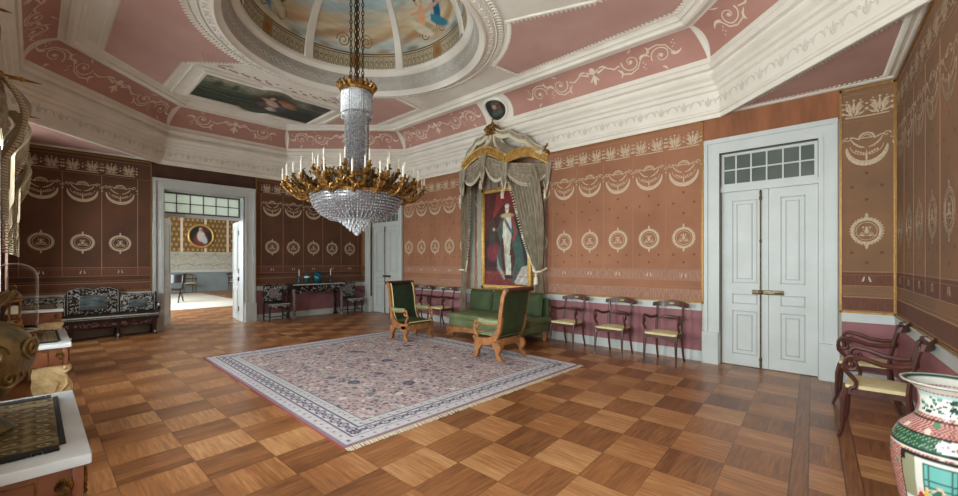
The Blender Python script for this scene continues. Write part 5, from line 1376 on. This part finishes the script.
def back_panel(y0, y1, z1, crest, seed):
    w = y1-y0; n = 24; top_ = [(y0+w*i/n, z1+crest*(abs(math.sin(2*PI*i/n))*.6+.4*math.sin(PI*i/n))) for i in range(n+1)]
    p = MB().prism([(y0,.45),(y1,.45)]+top_[::-1], Matrix(((0,0,1,.05),(1,0,0,0),(0,1,0,0),(0,0,0,1))), .04).build('back_panel', ebony, ss)
    mw = .24*w
    MB().bbox(.085,.10,y0+mw,y1-mw,.56,z1-.10,.004).build('marble_insert', marble_grey, p)
    o = Orn(lambda u,h,off:(.092+off,u,h), .003); inlay_field(o, y0+.04, y0+mw, .50, z1-.04, 46, seed); inlay_field(o, y1-mw, y1-.04, .50, z1-.04, 46, seed+1); inlay_field(o, y0+.05, y1-.05, z1-.08, z1-.01+crest*.4, 50, seed+2)
    inlay_field(o, y0+.05, y1-.05, .48, .54, 26, seed+3)
    o.strip([(y0+mw,.56),(y1-mw,.56),(y1-mw,z1-.1),(y0+mw,z1-.1),(y0+mw,.56)], .008); o.strip([(y0+.02,.47)]+[(y0+.02,z1)]+[(a,b-.02) for a,b in top_[1:-1]]+[(y1-.02,z1),(y1-.02,.47)], .008); o.build('pearl_inlay', pearl, p)
back_panel(-Yh, -.38, .80, .04, 10); back_panel(-.38, .38, .92, .09, 20); back_panel(.38, Yh, .80, .04, 30)
for y in (-Yh,-.38,.38,Yh): MB().lathe([(.028,.45),(.022,.5),(.028,.6),(.02,.7),(.028,.8),(.018,.86)], (.075,y,0), 10).build('back_post', ebony, ss)
for s in (-1,1):
    ao = MB().tube([(.08,s*Yh,.70),(.2,s*Yh,.68),(.34,s*Yh,.66),(.42,s*Yh,.62),(.44,s*Yh,.56),(.40,s*Yh,.50),(.42,s*Yh,.44)], [.02,.022,.024,.026,.024,.022,.024], 8).build('arm', ebony, ss)
    MB().blob((.45,s*Yh,.60), (.015,.024,.035)).build('pearl_inlay', pearl, ao)

def pearl_chair():
    t = empty('inlaid_chair', (0,0,0))      # local x out from the wall
    MB().bbox(.05,.50,-.26,.26,.40,.44,.01).build('seat', ebony, t)
    o = Orn(lambda u,h,off:(.502+off,u,h), .003); o.strip([(-.26,.425),(.26,.425)], .02); r = MB().box(.44,.50,-.25,.25,.33,.40).build('seat_rail', ebony, t, smooth=False)
    for i in range(18): o.disc(-.24+i*.028,.39,.010,n=5)
    inlay_field(o,-.24,.24,.34,.38,16,5); o.build('pearl_inlay', pearl, r)
    for x in (.08,.47):
        for y in (-.23,.23):
            l = MB().tube([(x,y,.40),(x,y,.3),(x,y,.03),(x,y,0)], [.028,.024,.018,.024], 8).build('leg', ebony, t)
    for y in (-.23,.23): MB().tube([(.08,y,.12),(.47,y,.12)], .012, 6).build('stretcher', ebony, t)
    MB().tube([(.47,-.23,.12),(.47,.23,.12)], .012, 6).build('stretcher', ebony, t)
    top_ = [(-.24+.48*i/16, .86+.05*abs(math.sin(2*PI*i/16))) for i in range(17)]
    p = MB().prism([(-.22,.44),(.22,.44)]+top_[::-1], Matrix(((0,0,1,.05),(1,0,0,0),(0,1,0,0),(0,0,0,1))), .03).build('backrest', ebony, t)
    MB().lathe([(.0,.082),(.09,.082),(.10,.088),(.0,.090)], (0,0,0), 24).xform(Matrix.Translation((0,0,.68)) @ Matrix.Rotation(PI/2,4,'Y')).build('marble_roundel', mat('rose_grey_marble',(150,136,134),.3,c2=(110,104,106),scale=14), p)
    o = Orn(lambda u,h,off:(.084+off,u,h), .003); o.arc(0,.68,.118,.118,.014); inlay_field(o,-.21,-.12,.5,.84,30,1); inlay_field(o,.12,.21,.5,.84,30,2); inlay_field(o,-.2,.2,.8,.87,26,3); inlay_field(o,-.2,.2,.48,.55,26,4); o.build('pearl_inlay', pearl, p)
    for s in (-1,1): MB().tube([(.07,s*.25,.66),(.3,s*.26,.64),(.42,s*.26,.60),(.44,s*.255,.52),(.42,s*.25,.44)], .015, 6).build('arm', ebony, t)
    return t
pc = pearl_chair(); pc.location = (LX+.05, 4.16, 0); tag(pc, 'black inlaid armchair with round marble back, between the open doorway and the console', 'chair', 'inlaid armchairs beside the far console')
dup(pc, (LX+.05, 6.25, 0), 0, 'black inlaid armchair with round marble back, in the corner right of the console')
# far console
fc = empty('inlaid_console_table', (LX+.05, 5.2, 0), 0, 'black console table with pearl inlay and twisted legs against the far wall', 'table')
MB().bbox(.0,.5,-.72,.72,.86,.905,.008).build('table_top', ebony, fc)
o = Orn(lambda u,h,off:(.502+off,u,h), .003); o.strip([(-.72,.885),(.72,.885)], .025)
fr_ = MB().box(.03,.46,-.68,.68,.76,.86).build('frieze', ebony, fc, smooth=False); o.build('pearl_inlay', marble_w, fr_)
sk_ = MB().ribbon([(-.66,.70),(-.4,.74),(0,.72),(.4,.74),(.66,.70)], [.14,.07,.11,.07,.14], .02, Matrix(((0,0,1,.44),(1,0,0,0),(0,1,0,0),(0,0,0,1)))).build('apron', ebony, fc)
o = Orn(lambda u,h,off:(.462+off,u,h), .003); inlay_field(o,-.62,.62,.68,.84,70,8); o.build('pearl_inlay', pearl, sk_)
for x in (.06,.44):
    for y in (-.66,.66):
        pts = []; 
        l = MB()
        for k in range(2):
            l.tube([(x+.022*math.cos(q*.8+k*PI), y+.022*math.sin(q*.8+k*PI), .76-.76*q/30) for q in range(31)], .022, 6)
        l.bbox(x-.04,x+.04,y-.04,y+.04,.70,.77,.005).bbox(x-.04,x+.04,y-.04,y+.04,0,.06,.005)
        lo = l.build('leg', MATS['dark_rosewood'] if x < .2 else mat('banded_pearl_leg',(160,146,132),.3,c2=(52,38,34),scale=26), fc)
# turquoise garniture on the console
def on_console(name, y, prof, m, label, cat, extra=None, group=None, x=.26):
    t = empty(name, (LX+.05+x, y, .905), 0, label, cat, group); MB().lathe(prof, (0,0,0), 20).build('body', m, t)
    if extra: extra(t)
    return t
def stick(t):
    MB().lathe([(.012,.20),(.011,.36),(.002,.375)], (0,0,0), 8).build('candle', candle_m, t)
cs = [(.055,0),(.06,.015),(.03,.04),(.022,.08),(.035,.11),(.02,.15),(.03,.19),(.018,.20)]
on_console('turquoise_candlestick', 4.74, cs, teal, 'turquoise candlestick with a white candle on the left end of the far console', 'candlestick', stick, 'turquoise ornaments on the far console')
on_console('turquoise_candlestick', 5.62, cs, teal, 'turquoise candlestick with a white candle on the right end of the far console', 'candlestick', stick, 'turquoise ornaments on the far console')
on_console('turquoise_vase', 4.95, [(.045,0),(.05,.01),(.035,.03),(.06,.10),(.07,.17),(.05,.22),(.03,.25),(.045,.29)], teal, 'slim turquoise vase left of the covered jar on the console', 'vase', lambda t: MB().lathe([(.0685,.15),(.0715,.17),(.069,.19)],(0,0,0),20,cap=False).build('white_band', candle_m, t))
on_console('turquoise_covered_jar', 5.25, [(.08,0),(.09,.015),(.07,.03),(.12,.10),(.135,.17),(.11,.23),(.08,.25)], teal, 'broad turquoise covered jar in the middle of the far console', 'jar', lambda t: MB().lathe([(.085,.25),(.09,.26),(.06,.30),(.015,.32),(.02,.34),(0,.36)],(0,0,0),20).build('lid', teal, t))

# ================================================================== WINDOW-SIDE CONSOLES
def console(name, label, detail=True, depth=.50, L=.96):
    t = empty(name, (0,0,0)); tag(t, label, 'table', 'marble-topped consoles between the windows')
    h = .88
    MB().bbox(-L/2,L/2,-depth,0,h-.035,h,.006).build('marble_top', marble_w, t)
    f = MB().bbox(-L/2+.03,L/2-.03,-depth+.02,-.03,h-.165,h-.035,.004).build('frieze', satin, t)
    for x in (-L/2+.02, L/2-.11): MB().bbox(x,x+.09,-.045,-.018,h-.165,h-.038,.004).build('corner_block', satin, f)
    MB().bbox(L/2-.045,L/2-.0181,-depth+.03,-depth+.12,h-.165,h-.038,.004).build('corner_block', satin, f)
    g = MB()
    def mount(p, ax):         # gilt palmette mount
        g = MB()
        for j in range(7):
            a = -1.2+2.4*j/6; dx, dz = .018*math.sin(a), .03*math.cos(a)
            q = (p[0]+(dx if ax == 'y' else .004), p[1]+(dx if ax == 'x' else .004), p[2]+dz); g.blob(q, (.006 if ax == 'x' else .005, .005 if ax == 'x' else .006, .012), 5, 4)
        for j in range(5): g.blob((p[0]+(.004 if ax=='x' else .008*math.sin(j*2)), p[1]+(.004 if ax=='y' else .008*math.sin(j*2)), p[2]-.012*j+.01), (.008,.008,.010), 5, 4)
        g.build('gilt_mount', gilt, f)
    for y in (-depth+.075,-.065): mount((L/2-.018,y,h-.10), 'x')
    mount((L/2-.065,-.018,h-.10),'y'); mount((-L/2+.065,-.018,h-.10),'y')
    g.tube([(L/2-.035,-depth+.13,h-.045),(L/2-.035,-.12,h-.045)], .004, 5).tube([(L/2-.028,-.125,h-.05),(L/2-.028,-.125,h-.16)], .003, 5)
    for k in range(2): g.tube([(L/2-.03,-depth+.13,h-.06-.0*k),(L/2-.03,-.12,h-.06)], .003, 5)
    g.build('brass_stringing', gilt, f)
    # gilt winged-lion legs in front, plain posts behind
    for x in (-L/2+.10, L/2-.10):
        out = [(-.20,0),(.0,0),(.018,-.03),(.005,-.058),(-.03,-.072),(-.018,-.10),(.012,-.135),(.022,-.18),(.005,-.225),(-.035,-.265),(-.065,-.32),(-.072,-.45),(-.05,-.56),(-.03,-.61),(-.14,-.61),(-.135,-.45),(-.145,-.32),(-.175,-.25),(-.205,-.17),(-.195,-.09),(-.215,-.045)]
        sm = []
        for q in range(len(out)):
            (a0,b0),(a1,b1) = out[q], out[(q+1)%len(out)]; sm += [(a0*.75+a1*.25,b0*.75+b1*.25),(a0*.25+a1*.75,b0*.25+b1*.75)]
        l = MB()
        for (dx, k_) in ((.050,.90),(.042,1.)):
            cy0, cz0 = -.10, -.2
            l.prism([((p-cy0)*k_+cy0-.01,(q-cz0)*(k_*.02+.98)+cz0) for p,q in sm], Matrix(((0,0,1,x-dx),(1,0,0,0),(0,1,0,h-.165),(0,0,0,1))), 2*dx)
        for s in (-1,1):
            xx = x+s*.052
            l.tube([(xx,-.17+.012*q,h-.185-.016*q) for q in range(3)]+[(xx,-.12,h-.25),(xx,-.07,h-.30),(xx,-.09,h-.37)], [.010,.012,.012,.012,.010,.005], 6)
            l.tube([(xx,-.12,h-.185),(xx,-.085,h-.22),(xx,-.03,h-.26),(xx,-.02,h-.32),(xx,-.06,h-.38)], [.010,.014,.014,.012,.006], 6)
            l.tube([(xx,-.185,h-.28),(xx,-.15,h-.33),(xx,-.11,h-.40),(xx,-.11,h-.52)], [.008,.012,.010,.005], 6)
            l.blob((xx,-.035,h-.195), (.010,.012,.014), 8, 6)
        for s in (-1,0,1): l.blob((x+s*.026,-.02,.125), (.017,.035,.024), 8, 6)
        l.build('lion_leg', ivory_gilt, t)
        MB().bbox(x-.045,x+.045,-depth+.03,-depth+.1,.1,h-.165,.006).build('rear_post', satin, t)
    MB().bbox(-L/2,L/2,-depth,0,.0,.10,.008).build('plinth', satin, t)
    return t
def runner(name, label, loc, w, d):
    rs2 = Ras(int(w*150),int(d*150),(122,104,70)); q = random.Random(5)
    rs2.noise(.5, 30)
    X, Y = rs2.X, rs2.Y
    for i in range(9):
        for j in range(5):
            rs2.ell((i+.5)/9,(j+.5)/5,.038,.07,(70,56,36),0,.3); rs2.ell((i+.5)/9,(j+.5)/5,.022,.045,(176,158,116),0,.3); rs2.ell((i+.5)/9,(j+.5)/5,.010,.02,(60,48,32),0,.3)
            rs2.ell((i)/9,(j)/5,.02,.04,(150,136,100),.6,.3)
    rs2.rect(.10,.16,0,1,(150,136,100)); rs2.rect(.845,.90,0,1,(150,136,100)); rs2.rect(.86,.87,0,1,(50,40,30))
    t = empty(name, loc); tag(t, label, 'table runner')
    sheet('woven_panel', rs2, lambda u,v:((u-.5)*w,(v-.5)*d,.0055+.0012*np.sin(u*60)*np.sin(v*40)), woven_cloth, t)
    b = MB().box(-w/2-.0,w/2+.0,-d/2,d/2,.001,.004); e = MB()
    for i in range(int(d/.006)): y = -d/2+i*.006; [e.tube([(s*w/2,y,.005),(s*(w/2+.045+.006*q.random()),y+.004*q.random(),.006)], [.004,.005], 4) for s in (-1,1)]
    for i in range(int(w/.008)): x = -w/2+i*.008; [e.tube([(x,s*d/2,.005),(x,s*(d/2+.016),.006)], [.004,.005], 4) for s in (-1,1)]
    b.build('backing', cloth_dark, t, smooth=False); e.build('velvet_fringe', cloth_dark, t, smooth=False)
    return t
c1 = console('marble_console_table', 'marble-topped console with gilt mounts in the near left foreground, bronze urn on it'); c1.location = (-2.30, .13, 0)
c2 = dup(c1, (-4.88, .20, 0), 0, 'marble-topped console on gilt lion legs carrying the glass-domed clock, second from the camera')
c3 = dup(c1, (-8.05, .27, 0), 0, 'farthest marble-topped console by the windows, in front of the inlaid settee')
runner('fringed_runner', 'patterned cloth runner with black fringe under the bronze urn on the nearest console', (-2.31,-.13,.88), .70, .38)
runner('fringed_runner', 'patterned runner with dark fringe under the glass-domed clock on the second console', (-4.88,-.05,.88), .70, .36)
runner('fringed_runner', 'dark-fringed runner on the farthest window-side console', (-8.05,.02,.88), .70, .36)
# bronze urn
ur = empty('bronze_urn', (-2.26,-.165,.8925), 0, 'big dark bronze urn with coiled relief and spiky rim, cut off by the left edge', 'urn')
MB().lathe([(.115,0),(.12,.012),(.105,.03),(.07,.055),(.05,.085),(.062,.10),(.10,.13),(.145,.18),(.172,.24),(.176,.29),(.16,.335),(.13,.365),(.10,.385),(.07,.40),(.068,.43),(.085,.455),(.10,.465),(.095,.47),(.06,.455)], (0,0,0), 40).build('body', urn_m, ur)
cr_ = MB()
for i in range(8):
    a = 2*PI*i/8
    for j, (zz, rr_) in enumerate(((.20,.162),(.29,.179))):
        aa = a+j*.39; cr_.tube([((rr_-.002-.10*(((zz+.04*math.sin(q)*(1-q/14))-.27)**2)*6)*math.cos(aa+.30*math.cos(q)*(1-q/14)), (rr_-.002-.10*(((zz+.04*math.sin(q)*(1-q/14))-.27)**2)*6)*math.sin(aa+.30*math.cos(q)*(1-q/14)), zz+.045*math.sin(q)*(1-q/14)) for q in [k*.45 for k in range(30)]], .0055, 5)
cr_.build('coiled_relief', mat('worn_gilt_relief',(150,126,74),.4,.6), ur)
sp_ = MB()
for i in range(18):
    a = 2*PI*i/18; sp_.tube([(.085*math.cos(a),.085*math.sin(a),.455),(.11*math.cos(a+.05),.11*math.sin(a+.05),.48),(.125*math.cos(a+.1),.125*math.sin(a+.1),.50)], [.016,.012,.003], 6)
sp_.build('spiked_rim', urn_m, ur)
# clock under glass dome
ck = empty('domed_clock', (-4.98,-.10,.892), 0, 'gilt mantel clock under a tall clear glass dome on a wooden base', 'clock')
MB().lathe([(.15,0),(.155,.012),(.155,.03),(.142,.04),(.0,.042)], (0,0,0), 36).build('dome_base', satin, ck)
MB().lathe([(.132,.04),(.132,.46),(.130,.49),(.122,.52),(.107,.545),(.085,.567),(.055,.583),(.025,.59),(.0,.592)], (0,0,0), 64, cap=False).build('glass_dome', dome_glass_mat(), ck)
MB().lathe([(.135,.041),(.139,.045),(.135,.052)], (0,0,0), 36, cap=False).build('dome_rim', candle_m, ck)
k_ = MB().bbox(-.08,.08,-.05,.05,.045,.085,.006).bbox(-.06,.06,-.04,.04,.085,.13,.006)
for x in (-.045,.045):
    for y in (-.028,.028): k_.lathe([(.010,.13),(.007,.15),(.007,.27),(.011,.285)], (x,y,0), 8)
k_.bbox(-.06,.06,-.04,.04,.285,.30,.004); k_.lathe([(.03,.30),(.04,.33),(.02,.36),(.008,.38),(.015,.40),(0,.42)], (0,0,0), 12); k_.build('gilt_case', gilt, ck)
df = MB().lathe([(0,0),(.032,0),(.034,.004),(0,.006)], (0,0,0), 20).xform(Matrix.Translation((.04,0,.22)) @ Matrix.Rotation(PI/2,4,'Y')).lathe([(0,0),(.032,0),(.034,.004),(0,.006)], (0,0,0), 20).build('clock_face', candle_m, ck)
MB().blob((.052,0,.345), (.022,.022,.022), 10, 8).build('blue_ball', mat('blue_enamel',(44,90,140),.2), ck)
# small things on the far console
# ================================================================== WINDOW CURTAINS
def window_curtain(xc, label, first):
    t = empty('window_curtain', (xc, NY, 0)); tag(t, label, 'curtain', 'ivory silk curtains at the windows')
    pl_ = MB().tube([(-.70,.14,3.2),(.70,.14,3.2)], .022, 8)
    for s in (-1,1):
        pl_.tube([(s*.70,.0,3.2),(s*.70,.14,3.2),(s*.70,.28,3.2),(s*.70,.41,3.195)], [.018,.02,.016,.003], 8); pl_.blob((s*.70,.28,3.2), (.022,.02,.022), 8, 6); pl_.blob((s*.73,.14,3.2), .035, 8, 6)
    pl_.build('gilt_pole', gilt, t)
    sw = MB(); fb = MB()
    for a, b in ((-.66,0),(0,.66)): swag(sw, fb, (a,.12,3.18), (b,.12,3.18), .26, .20, 5, (0,1))
    so = sw.build('swag', curtain_m, t); fb.build('swag_fringe', fringe_m, so)
    for s in (-1,1):
        # cascading tail with fringed leading edge
        def T(u, v, s=s):
            w = .20*(1-.55*v)+.02; z = 3.19-v*(1.6-.6*u)
            return (s*(.72-w*u), .16+.15*math.sin(PI*min(1,v*2.1))*(1-.7*v)+.03*math.sin(u*14)*(1-v*.5)+.03*u, z)
        tl = MB().grid(T, 16, 24).build('tail', curtain_m, t)
        f3 = MB()
        for k in range(60):
            for uu in (0,):
                p = T(uu,k/59); f3.tube([(p[0],p[1],p[2]),(p[0]+s*.004,p[1]+.035,p[2]-.012)], [.006,.010], 5)
        f3.build('tail_fringe', fringe_m, tl)
        c_, S_ = curtain('drape', [(3.17,s*.50,s*.70,.06,.025),(2.4,s*.52,s*.70,.06,.025),(1.5,s*.58,s*.70,.06,.02),(1.2,s*.61,s*.69,.06,.02),(.9,s*.58,s*.70,.06,.02),(.03,s*.56,s*.71,.06,.025)], curtain_red, t, 4, nu=32, nv=20)
    return t
wc = window_curtain(WX[2], 'gold-fringed ivory window curtain with gilt pole nearest the left edge', True)
dup(wc, (WX[1],NY,0), 0, 'fringed ivory curtain on a gilt pole above the glass-domed clock')
dup(wc, (WX[0],NY,0), 0, 'farthest fringed window curtain, beside the inlaid settee')
wc.scale = (1,.62,1)
# pair of chairs against the back wall of the next room
ac = dup(ch0, (AX+.45, 5.05, 0), PI/2, 'thin dark chair by the pale blue dado in the room beyond, left of its pair', 'dark chairs in the next room')
dup(ch0, (AX+.45, 6.95, 0), PI/2, 'thin dark chair in the room beyond, partly hidden by the right-hand door leaf', 'dark chairs in the next room')
# ================================================================== LIGHT AND CAMERA
def area(name, loc, rot, sx, sy, power, col=(1,.96,.9)):
    l = bpy.data.lights.new(name, 'AREA'); l.shape = 'RECTANGLE'; l.size = sx; l.size_y = sy; l.energy = power; l.color = col
    o = bpy.data.objects.new(name, l); COL.objects.link(o); o.location = loc; o.rotation_euler = rot; return o
for i, (w, pw) in enumerate(zip(WX, (130,170,210,250))):
    area('window_daylight', (w, NY-.42, 1.9), (PI/2,0,0), 1.15, 2.5, pw, (.93,.97,1))
area('anteroom_daylight', (-16.5, .2, 2.2), (PI/2,0,0), 5, 2.4, 420, (.9,.96,1))
w = bpy.data.worlds.new('World'); scene.world = w; w.use_nodes = True
bg = w.node_tree.nodes['Background']; sk = w.node_tree.nodes.new('ShaderNodeTexSky'); sk.sky_type = 'HOSEK_WILKIE' if False else 'NISHITA'
sk.sun_disc = False; sk.sun_elevation = math.radians(40); w.node_tree.links.new(sk.outputs[0], bg.inputs[0]); bg.inputs[1].default_value = .15
cam = bpy.data.cameras.new('camera'); co = bpy.data.objects.new('camera', cam); COL.objects.link(co)
cam.sensor_width = 36; cam.lens = 410/958*36; cam.shift_y = 13/958; cam.clip_start = .02
co.location = (0,0,1.5); co.rotation_euler = (PI/2, 0, math.radians(42.59)); scene.camera = co
scene.view_settings.view_transform = 'Standard'; scene.view_settings.look = 'None'; scene.view_settings.gamma = 1
scene.view_settings.use_curve_mapping = False; scene.view_settings.exposure = 0.5
